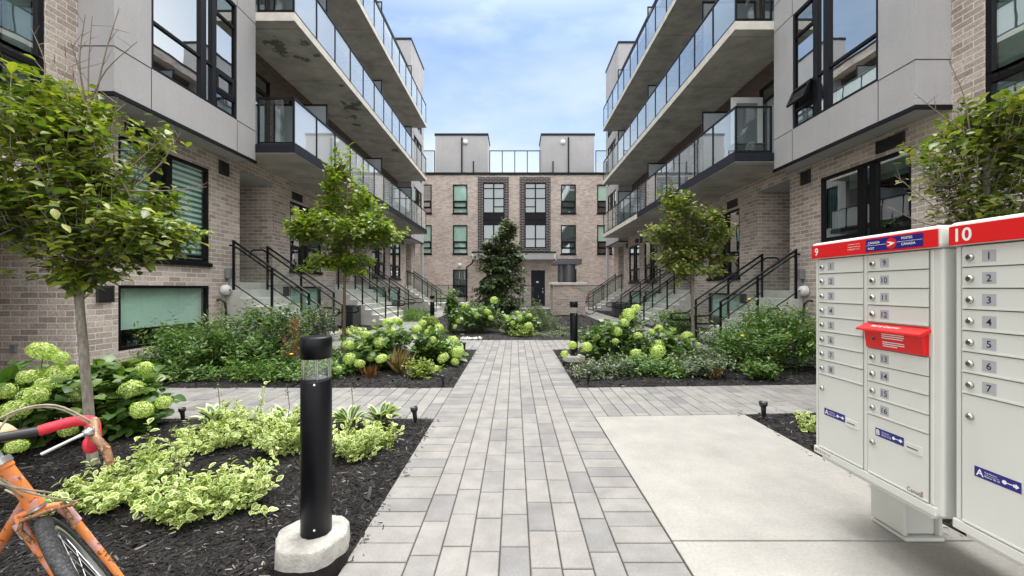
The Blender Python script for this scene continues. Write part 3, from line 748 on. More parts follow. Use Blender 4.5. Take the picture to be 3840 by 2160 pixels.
    # glazing of the balcony walls
    for z in (Z2, Z3, Z4):
        for k in range(3):
            s = 9.38+4.67*k; lo, hi = z+TH+.02, z+TH+2.35
            if right and z == Z2 and k == 0:
                window(FB, B, s+.08, s+1.85, lo, hi, [(s+.14, s+.75, [lo+1.85]), (s+.87, s+1.79, [lo+1.95])], glass='glass_dark', cover=[(s+.9, s+1.75, lo, lo+1.9, 'curtain_y')])
            else:
                window(FB, B, s+.08, s+1.85, lo, hi, [(s+.14, s+.9, [lo+1.95]), (s+1.02, s+1.79, [lo+1.95], [0])], glass='glass_dark', cover=[(s+.1, s+.9, lo, lo+1.9, 'curtain_y')] if (k+int(z)) % 2 else None)
            window(FB, B, s+2.75, s+4.45, lo, hi, [(s+2.81, s+3.5, [lo+.9]), (s+3.62, s+4.39, [lo+.9])], glass='glass_dark', cover=[(s+2.8, s+3.5, lo, hi, 'blind')] if k == 1 else None)
    bay(xf, B, 6.05, 9.35, right, True)
    bay(xf, B, 23.38, 26.6, right, False)
    balcony(xf, B, Z2, 9.35, 23.4, right, fascia_to=(16.8 if right else 23.4), lower=True)
    balcony(xf, B, Z3, 9.35, 23.4, right)
    balcony(xf, B, Z4, 9.35, 23.4, right)
    # slim pillar under the far bay
    pl = MB(xf); pl.box(-BAYX-.14, -BAYX, 26.3, 26.58, -.2, 4.16); pl.build('pillar', 'soffit', B)
    if right:
        # white balcony door standing open
        y = 11.07; zf = Z2+TH
        d_ = MB(xf); xa, xb = -WX-.24, -WX+.60; h = 2.08
        d_.box(xa, xa+.13, y-.024, y+.024, zf+.02, zf+h); d_.box(xb-.13, xb, y-.024, y+.024, zf+.02, zf+h)
        d_.box(xa+.13, xb-.13, y-.024, y+.024, zf+.02, zf+.26); d_.box(xa+.13, xb-.13, y-.024, y+.024, zf+h-.15, zf+h)
        D = d_.build('open_door', 'white', B); D['label'] = 'white glazed balcony door standing open'
        q = MB(xf); q.box(xa+.13, xb-.13, y-.006, y+.006, zf+.26, zf+h-.15); q.build('pane', 'privacy', D)
        q = MB(xf); q.tube([(xb-.06,y-.03,zf+1),(xb-.06,y-.07,zf+1),(xb-.17,y-.07,zf+1)], .01); q.build('handle', 'steel', D)
    return B, xf
BL, xl = wing(-1)
BR, xr = wing(1)
# two dark crates on the right balcony
for k, (u, lb) in enumerate(((-5.22, 'dark grey storage crate on the right balcony, against the glass corner'), (-5.60, 'dark grey storage crate on the right balcony, nearer the wall'))):
    c = MB(xr); x = u; c.box(x-.16, x+.13, 9.48, 9.80, Z2+TH+.001, Z2+TH+.26)
    T_ = thing('storage_crate', xr((u, 9.64, Z2+TH)), lb, 'crate', 'storage crates on the balcony')
    c.build('body', 'bin', T_, bevel=.01)
    c = MB(xr); c.box(x-.17, x+.14, 9.47, 9.81, Z2+TH+.262, Z2+TH+.29); c.build('lid', 'bin', T_, bevel=.006)

# ------------------------------------------------------------------ far building
YF = 30.5; k_ = YF/1030
fx = lambda px: (px-1295)*k_
fz = lambda py: CZ+(725-py)*k_
FF = Face(lambda u, v, d: (u, YF-d, v))
FB_ = thing('apartment_building', (0, YF, 0), 'three-storey taupe brick apartment block closing the far end of the courtyard', 'building', 'brick apartment buildings round the courtyard')
cols_px = [(1058, 1086), (1139, 1176), (1411, 1449), (1502, 1540)]
ops = []
for a, b in cols_px:
    ops += [(fx(a), fx(b), fz(537), fz(464)), (fx(a), fx(b), fz(639), fz(566))]
ops.append((fx(1139), fx(1176), fz(745), fz(678)))
big = [(1215, 1269), (1320, 1374)]
for a, b in big: ops.append((fx(a), fx(b), fz(624), fz(460)))
door = (fx(1336), fx(1371), -.02, fz(680)); ops.append(door)
m = FF.mb(); wall_panels(m, -14, 14, -.3, fz(440), ops, mat='brick_far', rev=.12)
m.xf = ID; m.mat('brick_far')
for x in (-14, 14): m.quad((x,YF,-.3),(x,YF+12,-.3),(x,YF+12,fz(440)),(x,YF,fz(440)))
m.mat('trim'); m.quad((-14,YF,fz(441)),(14,YF,fz(441)),(14,YF+12,fz(441)),(-14,YF+12,fz(441)))
m.box(-14.05, 14.05, YF-.06, YF+.3, fz(440), fz(434))
m.build('wall', None, FB_, recalc=False)
for a, b in big:          # black brick surrounds
    s = FF.mb(); A_, B2 = fx(a-13), fx(b+11); 
    s.box(A_, fx(a), fz(634), fz(446), 0, .035); s.box(fx(b), B2, fz(634), fz(446), 0, .035)
    s.mat('brick_black'); s.box(fx(a), fx(b), fz(460), fz(446), 0, .035); s.box(fx(a), fx(b), fz(634), fz(624), 0, .035)
    s.mats = ['brick_black']; s.m = [0]*len(s.m); s.build('brick_surround', None, FB_)
    u0, u1 = fx(a), fx(b); mid = (u0+u1)/2
    lft = a == 1215
    brk = [fz(601), fz(565.5), fz(551), fz(535), fz(520), fz(499), fz(474)]
    brk2 = [fz(601), fz(565.5), fz(551), fz(535), fz(499), fz(474)]
    window(FF, FB_, u0, u1, fz(624), fz(460), [(u0+.07, mid-.05, brk if not lft else brk2), (mid+.05, u1-.07, brk2 if not lft else brk)], fr=.08,
           spandrel=(fz(567), fz(534)), cover=[(u0, u1, fz(624), fz(462), 'curtain' if not lft else 'blind')], glass='glass_dark')
for i, (a, b) in enumerate(cols_px):
    for j_, (t_, b_) in enumerate(((464, 537), (566, 639))):
        u0, u1, v0, v1 = fx(a), fx(b), fz(b_), fz(t_)
        cm = 'blind' if i in (1, 3) or (i == 0 and j_) else ('curtain' if i == 2 else None)
        window(FF, FB_, u0, u1, v0, v1, [(u0+.08, u1-.08, [v0+.42, v0+.92], [1])], fr=.08, cover=[(u0, u1, v0+.92 if i == 3 else v0, v1, cm)] if cm else None, sill=True, glass='glass_low' if cm == 'blind' else 'glass')
u0, u1, v0, v1 = ops[8]
window(FF, FB_, u0, u1, v0, v1, [(u0+.08, u1-.08, [v0+.75], [0])], fr=.08, cover=[(u0, u1, v0+.75, v1, 'curtain')], sill=True)
d_ = FF.mb(); d_.box(door[0], door[0]+.07, door[2], door[3], -.11, .0); d_.box(door[1]-.07, door[1], door[2], door[3], -.11, .0); d_.box(door[0]+.07, door[1]-.07, door[3]-.07, door[3], -.11, 0)
d_.box(door[0]+.07, door[1]-.07, 0, door[3]-.07, -.09, -.05); D = d_.build('door', 'fascia', FB_)
h = FF.mb(); h.box(door[1]-.2, door[1]-.12, .95, 1.15, -.05, .0); h.box(door[1]-.2, door[1]-.12, 1.25, 1.33, -.05, -.02); h.build('handle', 'steel', D)
h = FF.mb(); h.box(door[0]+.38, door[0]+.56, 1.72, 1.84, -.05, -.042); h.build('notice', 'white', D)
cn = FF.mb(); cn.box(fx(1193), fx(1392), fz(655), fz(639), 0, 1.1); cn.mats = ['soffit']; cn.mat('trim'); cn.box(fx(1190), fx(1395), fz(639), fz(636), 0, 1.15)
cn.build('canopy', None, FB_, bevel=.01)
dp = MB()
for x, s_ in ((fx(1193), -1), (fx(1392), 1)):
    q = MB(); xo = x+s_*.55
    q.tube([(x, YF-1.0, fz(655)), (x, YF-1.0, fz(660)), (x+s_*.1, YF-.6, fz(664)), (xo, YF-.12, fz(672)), (xo, YF-.08, fz(680)), (xo, YF-.08, .02)], .05)
    q.build('downpipe', 'frame', FB_)
    q = MB(); q.tube([(x, YF-1.06, fz(642)), (x, YF-1.06, fz(653))], .07); q.build('spout', 'white', FB_)
q = FF.mb(); q.lathe([(.0,.0),(.13,.0),(.15,.08),(.10,.14),(0,.15)], (fx(1157), fz(667), .0), 14); q.build('wall_light', 'white', FB_)
# penthouses
YP = 32.0; kp = YP/1030
for (a, b, lo) in ((1095, 1227, 0), (1362, 1495, 1)):
    x0, x1 = (a-1295)*kp, (b-1295)*kp; zt = CZ+(725-341)*kp
    q = MB(); q.mat('stucco'); q.box(x0, x1, YP, YP+2.4, fz(445), zt); q.mat('trim'); q.box(x0-.05, x1+.05, YP-.05, YP+2.45, zt, zt+.16)
    PH = q.build('penthouse', None, FB_)
    px = (1162 if not lo else 1430); px2 = 1191 if not lo else 1391; lx = 1171 if not lo else 1416
    q = MB(); X = (px-1295)*kp; q.box(X-.05, X+.05, YP-.09, YP-.002, fz(440), CZ+(725-346)*kp)
    X2 = (px2-1295)*kp; q.box(X2-.04, X2+.04, YP-.09, YP-.002, fz(440), CZ+(725-406)*kp); q.build('roof_pipe', 'frame', PH)
    q = MB(); X = (lx-1295)*kp; q.lathe([(0,-.16),(.14,-.15),(.2,-.06),(.2,-.002)], (X, YP, CZ+(725-358)*kp), 16, axis='Y'); q.build('lamp', 'white', PH)
# roof glass rails
yr = 31.0; kr = yr/1030
for (a, b, n) in ((1060, 1093, 1), (1232, 1358, 4), (1499, 1530, 1)):
    x0, x1 = (a-1295)*kr, (b-1295)*kr; z0, z1 = fz(441), CZ+(725-379)*kr
    q = MB(); R_ = None
    for i in range(n+1):
        x = x0+(x1-x0)*i/n; q.box(x-.03, x+.03, yr-.03, yr+.03, z0, z1)
    q.box(x0, x1, yr-.035, yr+.035, z1-.04, z1+.01); RR = q.build('roof_railing', 'rail', FB_)
    for i in range(n):
        xa, xb = x0+(x1-x0)*i/n+.08, x0+(x1-x0)*(i+1)/n-.08
        q = MB(); q.quad((xa,yr,z0+.1),(xb,yr,z0+.1),(xb,yr,z1-.08),(xa,yr,z1-.08)); q.build('glass_panel', 'bglass_r', RR, recalc=False)
# ------------------------------------------------------------------ entry stairs
def stair(side, u0, u1, a, b, zt, label, rails):
    xf = (lambda p: (-p[0], p[1], p[2])) if side > 0 else ID
    n = 8 if side < 0 else 7; r = zt/n; run = .26; x0 = -6.40; xe = x0+run*n
    T_ = thing('entry_stairs', xf((-5.4, (u0+u1)/2, 0)), label, 'stairs', 'concrete entry stairs')
    m = MB(xf); poly = [(-6.448, -.25), (-6.448, zt), (x0, zt)]
    for i in range(1, n+1):
        z = zt-r*i; poly += [(x0+run*(i-1), z)]
        if i < n: poly += [(x0+run*i, z)]
    poly[-1] = (x0+run*(n-1), -.25)
    m.prism(poly, lambda p, q, t: (p, t, q), u0, u1)
    for (c, e) in ((a, b),) if not isinstance(a, tuple) else (a, b):
        m.box(-8.54, -6.45, c+.003, e-.003, zt-.22, zt-.001)
    m.build('steps', 'stair', T_, bevel=.008)
    sl = r/run; line = lambda x: zt-(x-x0)*sl
    H = .98; xs = (-6.31, -5.45, -4.62)
    for y, s_ in rails:
        q = MB(xf)
        for x in xs: q.box(x-.021, x+.021, y-.021, y+.021, max(line(x)-r-.02, -.02), line(x)+H)
        q.tube([(xs[0]-.02, y, line(xs[0])+H+.01), (xs[2]+.02, y, line(xs[2])+H)], .026, 6)
        q.tube([(xs[0], y, line(xs[0])+.02), (xs[2], y, line(xs[2])+.02)], .014, 6)
        P = q.build('guard_rail', 'rail', T_)
        q = MB(xf); yy = y+s_*.07; hz = lambda x: line(x)+H-.13
        xa, xb = xs[0]-.35, xs[2]+.22
        q.tube([(xa-.02, yy+s_*.03, hz(xs[0])-.10), (xa-.02, yy, hz(xs[0])+.01), (xa+.04, yy, hz(xs[0])+.04), (xs[0]-.08, yy, hz(xs[0])+.04), (xs[0]+.06, yy, hz(xs[0]+.04)), (xb, yy, hz(xb)), (xb+.08, yy, hz(xb)-.03),
                (xb+.34, yy, hz(xb)-.035), (xb+.43, yy, hz(xb)-.07), (xb+.44, yy, hz(xb)-.16), (xb+.36, yy, hz(xb)-.21), (xs[2]+.02, yy-s_*.04, hz(xb)-.21)], .021, 8)
        for x in xs: q.tube([(x, y, hz(x)-.06), (x, yy, hz(x)-.02)], .009, 6)
        q.build('handrail', 'rail', T_)
        for xa, xb in zip(xs, xs[1:]):
            g_ = MB(xf); g_.quad((xa+.03, y, line(xa)+.04),(xb-.03, y, line(xb)+.04),(xb-.03, y, line(xb)+H-.03),(xa+.03, y, line(xa)+H-.03))
            g_.build('glass_panel', 'sglass', T_, recalc=False)
for side, sn, zt in ((-1, 'left', 1.46), (1, 'right', 1.26)):
    stair(side, 9.15, 10.75, 9.60, 10.90, zt, 'concrete entry stairs with black handrails, nearest on the %s side' % sn, [(9.19, 1), (10.45, -1)])
    stair(side, 14.6, 17.85, (14.75, 16.0), (16.45, 17.70), zt, 'wide double concrete entry stairs with a middle railing, halfway along the %s building' % sn, [(14.65, 1), (16.2, 1), (17.80, -1)])
    stair(side, 24.1, 25.7, 24.25, 25.55, zt, 'concrete entry stairs at the far end of the %s building' % sn, [(24.15, 1), (25.62, -1)])

# far glass fences on low concrete landings
def fence(x0, x1, y, z0, z1, n, label, base=True):
    T_ = thing('glass_fence', ((x0+x1)/2, y, 0), label, 'fence', 'black glass fences before the end block')
    q = MB()
    for i in range(n+1):
        x = x0+(x1-x0)*i/n; q.box(x-.022, x+.022, y-.022, y+.022, z0, z1)
    q.box(x0-.022, x1+.022, y-.027, y+.027, z1, z1+.04); q.box(x0, x1, y-.012, y+.012, z0+.08, z0+.11); q.build('railing', 'rail', T_)
    for i in range(n):
        xa, xb = x0+(x1-x0)*i/n+.05, x0+(x1-x0)*(i+1)/n-.05
        g_ = MB(); g_.quad((xa, y, z0+.13),(xb, y, z0+.13),(xb, y, z1-.03),(xa, y, z1-.03)); g_.build('glass_panel', 'sglass', T_, recalc=False)
fence(-5.6, -3.35, 27.6, .32, 1.50, 2, 'short black glass fence at the end of the left lane')
fence(-.2, 1.3, 27.6, 0, 1.46, 2, 'short black glass fence before the dark far door')
fence(4.7, 6.0, 27.6, 0, 1.48, 1, 'short black glass fence at the end of the right lane')
q = MB(); q.box(-5.9, -3.2, 27.3, 29.9, -.04, .32); tag(q.build('concrete_landing', 'stair', origin=(-4.5, 28, 0), bevel=.015), 'low concrete landing under the far left glass fence', 'landing')

# brick planter wall and vent hood
T_ = thing('brick_planter', (2.65, 20.3, 0), 'free-standing brick planter wall with a pale stone cap in the middle of the courtyard', 'planter')
q = MB(); q.box(1.86, 3.44, 20.0, 21.4, -.05, 1.47); q.build('wall', 'brick_far', T_)
q = MB(); q.box(1.78, 3.52, 19.92, 21.48, 1.472, 1.60); q.build('cap', 'capstone', T_, bevel=.015)
T_ = thing('vent_hood', (2.75, 22.6, 0), 'dark grey metal vent housing with an overhanging flat lid behind the brick planter', 'vent')
q = MB(); q.box(2.45, 2.62, 22.2, 23.4, 0, 2.6); q.box(2.62, 3.27, 22.2, 23.4, 0, 2.6)
q.lathe([(.34, 0), (.34, 2.6)], (2.95, 22.24, 0), 20); q.build('housing', 'greymetal', T_)
q = MB(); q.box(3.28, 3.36, 22.3, 22.5, 0, 2.35); q.build('side_post', 'frame', T_)
q = MB(); q.prism([(2.10, 2.60), (3.58, 2.60), (3.58, 2.90), (2.30, 2.90), (2.10, 2.74)], lambda a, b, t: (a, t, b), 21.85, 23.6); q.build('lid', 'greymetal', T_, bevel=.01)

# electric meters
def meter(side, label):
    xf = (lambda p: (-p[0], p[1], p[2]-.02)) if side > 0 else ID
    T_ = thing('electric_meter', xf((-WX, 9.12, 1.1)), label, 'meter', 'electric meters on the brick walls')
    y, z, x = 9.05, 1.28, -WX+.02
    q = MB(xf); q.lathe([(0, .13), (.075, .128), (.105, .10), (.115, .06), (.115, 0)], (x, y, z), 24, axis='X'); q.build('dial_cover', 'meter', T_)
    q = MB(xf); q.lathe([(0, .142), (.028, .14), (.03, .129)], (x, y, z), 12, axis='X'); q.build('dial', 'conduit', T_)
    q = MB(xf); q.box(x-.015, x+.10, y+.03, y+.20, z+.26, z+.48); q.build('junction_box', 'conduit', T_, bevel=.01)
    q = MB(xf); q.tube([(x+.04, y+.10, z+.26), (x+.04, y+.10, z+.06)], .016); q.tube([(x+.04, y-.02, z-.10), (x+.04, y-.12, z-.38), (x+.04, y-.10, z-1.2)], .008); q.build('conduit', 'conduit', T_)
    q = MB(xf); q.tube([(x, y-.20, z-.22), (x+.07, y-.20, z-.20), (x+.12, y-.13, z-.28), (x+.12, y-.10, z-.45), (x+.10, y-.10, z-1.2)], .026); q.build('cable_pipe', 'blackm', T_)
meter(-1, 'round white electric meter on the left brick wall beside the stair rail')
meter(1, 'round white electric meter on the right brick wall behind the mailboxes')
# small wall light boxes
q = MB(); q.box(-7.35, -7.27, 5.95, 5.988, .38, .50); tag(q.build('wall_box', 'conduit', origin=(-7.3, 5.97, .44), bevel=.006), 'small metal outlet box low on the shaded left brick wall', 'outlet box')
# bins and air conditioner
def bin_(x, y, w, h, mt, label):
    T_ = thing('waste_bin', (x, y, 0), label, 'bin')
    q = MB(); q.prism([(-w*.42, 0), (w*.42, 0), (w*.5, h), (-w*.5, h)], lambda a, b, t: (x+a, y+t, b), -w*.42, w*.42); q.build('body', mt, T_, bevel=.015)
    q = MB(); q.box(x-w*.54, x+w*.54, y-w*.5, y+w*.5, h+.002, h+.06); q.build('lid', mt, T_, bevel=.015)
bin_(4.85, 19.3, .5, .62, 'bin', 'dark grey waste bin beside the far right stairs')
bin_(5.55, 19.5, .6, .58, 'bingreen', 'low dark green bin behind the dark grey waste bin')
def acbox(x, y, label):
    T_ = thing('air_conditioner', (x, y, 0), label, 'air conditioner')
    q = MB(); q.box(x-.2, x+.2, y-.35, y+.35, .03, .74); q.build('casing', 'bin', T_, bevel=.02)
    q = MB()
    for i in range(9): q.box(x-.17, x+.17, y-.372, y-.352, .08+i*.072, .12+i*.072)
    q.build('grille', 'blackm', T_)
acbox(-5.55, 13.9, 'black louvred air conditioner in the bed between the left stairs')

# ------------------------------------------------------------------ bollards
def bollard_lamp():
    T_ = thing('bollard_light', (0, 0, 0), '', 'bollard', 'black bollard lights')
    r = .0695
    q = MB(); q.lathe([(0, -.35), (r, -.35), (r, .723), (r-.004, .735), (r-.012, .737), (0, .737)], (0, 0, .0), 40); q.build('pole', 'bollard', T_)
    q = MB(); q.lathe([(r-.003, .739), (r-.003, .833)], (0, 0, 0), 40); q.build('lens', 'lens', T_, recalc=False)
    q = MB()
    for k in range(4):
        t_ = R(30+90*k); q.tube([((r-.014)*math.cos(t_), (r-.014)*math.sin(t_), .737), ((r-.014)*math.cos(t_), (r-.014)*math.sin(t_), .835)], .0035, 8)
    q.lathe([(.03, .743), (.05, .739)], (0, 0, 0), 20); q.lathe([(0, .753), (.022, .751), (.03, .739)], (0, 0, 0), 20); q.build('inner_rods', 'alloy', T_)
    q = MB(); q.lathe([(0, .835), (r+.001, .835), (r+.001, .929), (r-.004, .937), (r-.012, .939), (0, .940)], (0, 0, 0), 40); q.build('cap', 'bollard', T_)
    q = MB(); q.mats = ['whiteink']
    for z in (.04, .718):
        q.lathe([(0, -.003), (.0045, -.002), (.0055, 0)], (.022, -r+.003, z), 10, axis='Y')
    q.build('screw', 'alloy', T_)
    return T_
def copy_tree(o, parent=None):
    c = o.copy(); COL.objects.link(c); c.parent = parent
    for ch in o.children: copy_tree(ch, c)
    return c
b0 = bollard_lamp(); b0.location = (-.957, 1.975, .150); b0['label'] = 'black cylinder bollard light nearest the camera, in the dark mulch left of the path'
b1 = copy_tree(b0); b1.location = (1.03, 7.15, .15); b1['label'] = 'black bollard light beside the right edge of the path, in front of hydrangeas'
b2 = copy_tree(b0); b2.location = (-2.62, 13.0, .15); b2['label'] = 'small far black bollard light by the left lane'
def footing(loc, r, h, name_label, seed, el=1.0):
    rr = random.Random(seed); q = MB(); seg = 40; vs = []
    prof = [(1.0, -.15), (1.01, h*.42), (1.0, h*.55), (.985, h-.012), (.955, h-.001), (.6, h+.004), (.0, h+.004)]
    wob = [1+.04*math.sin(k*.9+seed)+.03*rr.uniform(-1, 1) for k in range(seg)]
    for i, (a, z) in enumerate(prof):
        for k in range(seg):
            t_ = 2*math.pi*k/seg; zz = z+(rr.uniform(-.003, .003) if 2 < i else 0)
            vs.append((loc[0]+r*a*wob[k]*math.cos(t_)*el, loc[1]+r*a*wob[k]*math.sin(t_), loc[2]+zz))
    fs = [(i*seg+k, i*seg+(k+1)%seg, (i+1)*seg+(k+1)%seg, (i+1)*seg+k) for i in range(len(prof)-1) for k in range(seg)]
    q.add(vs, fs, True); 
    q.mats = ['foot', 'mulch']; q.m = [1 if i < seg*1 or (i < seg*2 and False) else 0 for i in range(len(fs))]
    o = q.build('concrete_footing', None, origin=loc)
    return tag(o, name_label, 'footing', 'concrete footings of the bollards')
footing((-.972, 1.975, 0), .166, .146, 'round pale concrete footing under the nearest bollard', 3)
footing((1.03, 7.15, 0), .19, .146, 'small pale concrete footing under the bollard by the right bed', 5)
# path spike lights
def spike():
    T_ = thing('path_light', (0, 0, 0), '', 'path light', 'small black spike lights at the bed edges')
    q = MB(); q.lathe([(0, -.12), (.006, -.10), (.012, 0), (.012, .015), (.017, .02), (.020, .085)], (0, 0, 0), 14); q.build('stem', 'blackm', T_)
    q = MB(); q.lathe([(.022, .086), (.031, .10), (.032, .125), (.027, .128), (.024, .118), (0, .116)], (0, 0, 0), 14); q.build('head', 'blackm', T_)
    return T_
s0 = spike(); sp = [(-.975, 4.02, 1.15, 'black spike light in the mulch corner where the left cross path meets the main path'), (-3.28, 4.05, 1.0, 'black spike light in front of the left cross path, by the hydrangea'),
      (2.53, 4.16, 1.25, 'black spike light in the small mulch bed left of the mailboxes'), (-1.07, 8.72, 1.2, 'black spike light at the far corner of the left flower bed'),
      (-.97, 5.56, 1.0, 'black spike light at the near corner of the left flower bed'), (1.02, 5.68, 1.15, 'black spike light at the near corner of the right flower bed')]
for i, (x, y, s_, lb) in enumerate(sp):
    o = s0 if i == 0 else copy_tree(s0); o.location = (x, y, .01); o.scale = (s_, s_, s_); o['label'] = lb; o.rotation_euler = (R(rng.uniform(-5, 5)), R(rng.uniform(-6, 6)), 0)

# ------------------------------------------------------------------ mailboxes
_tc = {}
def text_geo(s, bold=0.0):
    if (s, bold) in _tc: return _tc[(s, bold)]
    cu = bpy.data.curves.new('t', 'FONT'); cu.body = s; cu.size = 1; cu.offset = bold; cu.resolution_u = 3; cu.fill_mode = 'FRONT'
    o = bpy.data.objects.new('t', cu); me = o.to_mesh()
    vs = [tuple(v.co) for v in me.vertices]; fs = [tuple(p.vertices) for p in me.polygons]
    o.to_mesh_clear(); bpy.data.objects.remove(o); bpy.data.curves.remove(cu)
    xs = [v[0] for v in vs]; ys = [v[1] for v in vs]
    x0, y0, x1, y1 = min(xs), min(ys), max(xs), max(ys)
    _tc[(s, bold)] = ([((v[0]-x0), (v[1]-y0)) for v in vs], fs, x1-x0, y1-y0); return _tc[(s, bold)]
def put_text(m, s, u, v, h=None, w=None, d=0, bold=0.0, slant=0):
    vs, fs, W, H = text_geo(s, bold)
    sy = h/H if h else w/W; sx = w/W if w else sy
    m.add([(u+x*sx+slant*y*sy, v+y*sy, d) for x, y in vs], fs)
def disc(m, u, v, r, d, n=24):
    m.add([(u+r*math.cos(2*math.pi*k/n), v+r*math.sin(2*math.pi*k/n), d) for k in range(n)], [tuple(range(n))])
def mailbox(y0, Wd, kind, label):
    X = 1.80; F = Face(lambda u, v, d: (X-d, y0-u, v))
    T_ = thing('community_mailbox', (X+.28, y0-Wd/2, 0), label, 'mailbox', 'community mailboxes')
    D0 = .52; zb, zt = .35, 1.49
    q = F.mb(); q.prism([(-D0, 0), (0, 0), (0, Wd), (-D0, Wd)], lambda p, s_, t: (s_, t, p), zb, zt); q.build('cabinet', 'mailbox', T_, bevel=.012, seg=3)
    q = F.mb(); q.box(.02, Wd-.06, zb-.035, zb, -.48, -.02); q.box(-.002, Wd-.02, zb-.004, zb+.035, -.01, .012); q.build('bottom_rail', 'mailbox', T_, bevel=.004)
    q = F.mb(); q.box(-.012, Wd+.012, zt+.001, zt+.096, -D0-.02, .02); q.build('cap', 'mailbox', T_, bevel=.018, seg=3)
    q = F.mb(); q.box(-.004, Wd-.0, zt+.004, zt+.080, .020, .0235); H_ = q.build('header', 'mbred', T_)
    t_ = F.mb()
    if kind == 9:
        put_text(t_, '9', .022, zt+.020, h=.045, d=.0245, bold=.02)
        for i, (s_, w_) in enumerate((('canadapost.ca', .075), ('postescanada.ca', .078), ('1 800 267-1177', .075))): put_text(t_, s_, .262, zt+.056-i*.013, h=.008, w=w_, d=.0245)
        t_.mats = ['whiteink']; t_.build('numeral', 'whiteink', H_, recalc=False)
        b = F.mb(); b.box(.375, .665, zt+.014, zt+.072, .0236, .0246); LG = b.build('logo', 'mbblue', T_)
        t_ = F.mb(); d = .0252
        put_text(t_, 'CANADA', .388, zt+.049, h=.0115, d=d, bold=.015); put_text(t_, 'POST', .388, zt+.021, h=.0115, d=d, bold=.015)
        put_text(t_, 'POSTES', .566, zt+.054, h=.0115, d=d, bold=.015); put_text(t_, 'CANADA', .566, zt+.027, h=.0115, d=d, bold=.015)
        t_.box(.377, .486, zt+.0415, zt+.0430, .0248, d); t_.box(.544, .663, zt+.0440, zt+.0455, .0248, d)
        # emblem: winged arrow in a red ring
        e = [(.492, .051), (.512, .050), (.536, .0425), (.512, .031), (.492, .030), (.512, .0395)]
        t_.add([(a, zt+b_, .0262) for a, b_ in e], [(0, 1, 5), (1, 2, 5), (2, 3, 5), (3, 4, 5)])
        t_.mats = ['whiteink']; t_.build('lettering', 'whiteink', LG, recalc=False)
        t_ = F.mb(); disc(t_, .515, zt+.042, .0265, .0250); t_.mats = ['mbred']; t_.build('emblem', 'mbred', LG, recalc=False)
        cols = [(.030, .338), (.366, .672)]
    else:
        put_text(t_, '10', .022, zt+.016, h=.054, d=.0245, bold=.02); t_.mats = ['whiteink']; t_.build('numeral', 'whiteink', H_, recalc=False)
        cols = [(.030, .338), (.366, .672)]
    def door(u0, u1, v0, v1, num=None, lockv=None, big=None):
        q = F.mb(); g_ = .0022; q.mat('mbgap'); q.box(u0-.002, u1+.002, v0, v1, 0, .0022); q.mat('mailbox'); q.box(u0+g_, u1-g_, v0+g_, v1-g_, .0024, .0075)
        q.box(u0+g_, u1-g_, v0+g_, v0+g_+.007, .0075, .0115)
        Dr = q.build('compartment_door', None, T_)
        lv = lockv if lockv else (v0+v1)/2-.004; lu = u0+.032
        q = F.mb(); q.mat('steel')
        n = 18
        for r0, d0, r1, d1 in ((.0135, .0075, .0135, .014), (.0135, .014, .0095, .019), (.0095, .019, 0, .019)):
            vs = [(lu+r*math.cos(2*math.pi*k/n), lv+r*math.sin(2*math.pi*k/n), dd) for r, dd in ((r0, d0), (r1, d1)) for k in range(n)]
            q.add(vs, [(k, (k+1)%n, n+(k+1)%n, n+k) for k in range(n)])
        q.mat('ink'); q.box(lu-.006, lu+.003, lv-.0015, lv+.0015, .019, .0194); q.build('lock', None, Dr)
        if num:
            w_ = .046; pu = u0+.072
            q = F.mb(); q.mat('mbgrey'); q.box(pu, pu+w_, lv-.020, lv+.024, .0076, .0084); q.mat('ink')
            tw = .012 if len(num) == 1 else .030
            tw = text_geo(num, .008)[2]/text_geo(num, .008)[3]*.027; put_text(q, num, pu+(w_-tw)/2, lv-.012, h=.027, d=.0090, bold=.008); q.build('number_plate', None, Dr)
        if big:
            su, sv = u0+.046, big[1]
            q = F.mb(); q.mat('mbblue'); q.box(su, su+.148, sv, sv+.040, .0076, .0084); q.mat('whiteink')
            put_text(q, big[0], su+.006, sv+.007, h=.026, d=.0090, bold=.02)
            put_text(q, 'Key Return', su+.035, sv+.024, h=.0065, w=.040, d=.0090, bold=.01); put_text(q, 'Retour de clé', su+.035, sv+.010, h=.0065, w=.050, d=.0090, bold=.01)
            q.box(su+.035, su+.082, sv+.0195, sv+.0203, .0085, .0090)
            disc(q, su+.098, sv+.020, .0075, .0090); q.box(su+.104, su+.122, sv+.0185, sv+.0215, .0085, .0090)
            q.add([(su+.124, sv+.015, .009), (su+.132, sv+.015, .009), (su+.132, sv+.010, .009), (su+.143, sv+.020, .009), (su+.132, sv+.030, .009), (su+.132, sv+.025, .009), (su+.124, sv+.025, .009)], [tuple(range(7))])
            q.build('sticker', None, Dr)
            q = F.mb(); q.mat('mailbox'); ku = su+.156
            q.box(ku, ku+.078, sv-.010, sv+.028, .0076, .0125); q.mat('ink'); q.box(ku+.010, ku+.062, sv+.006, sv+.011, .0125, .0130); q.build('key_slot', None, Dr, bevel=.001)
        return Dr
    p_ = .0837; top = zt-.003
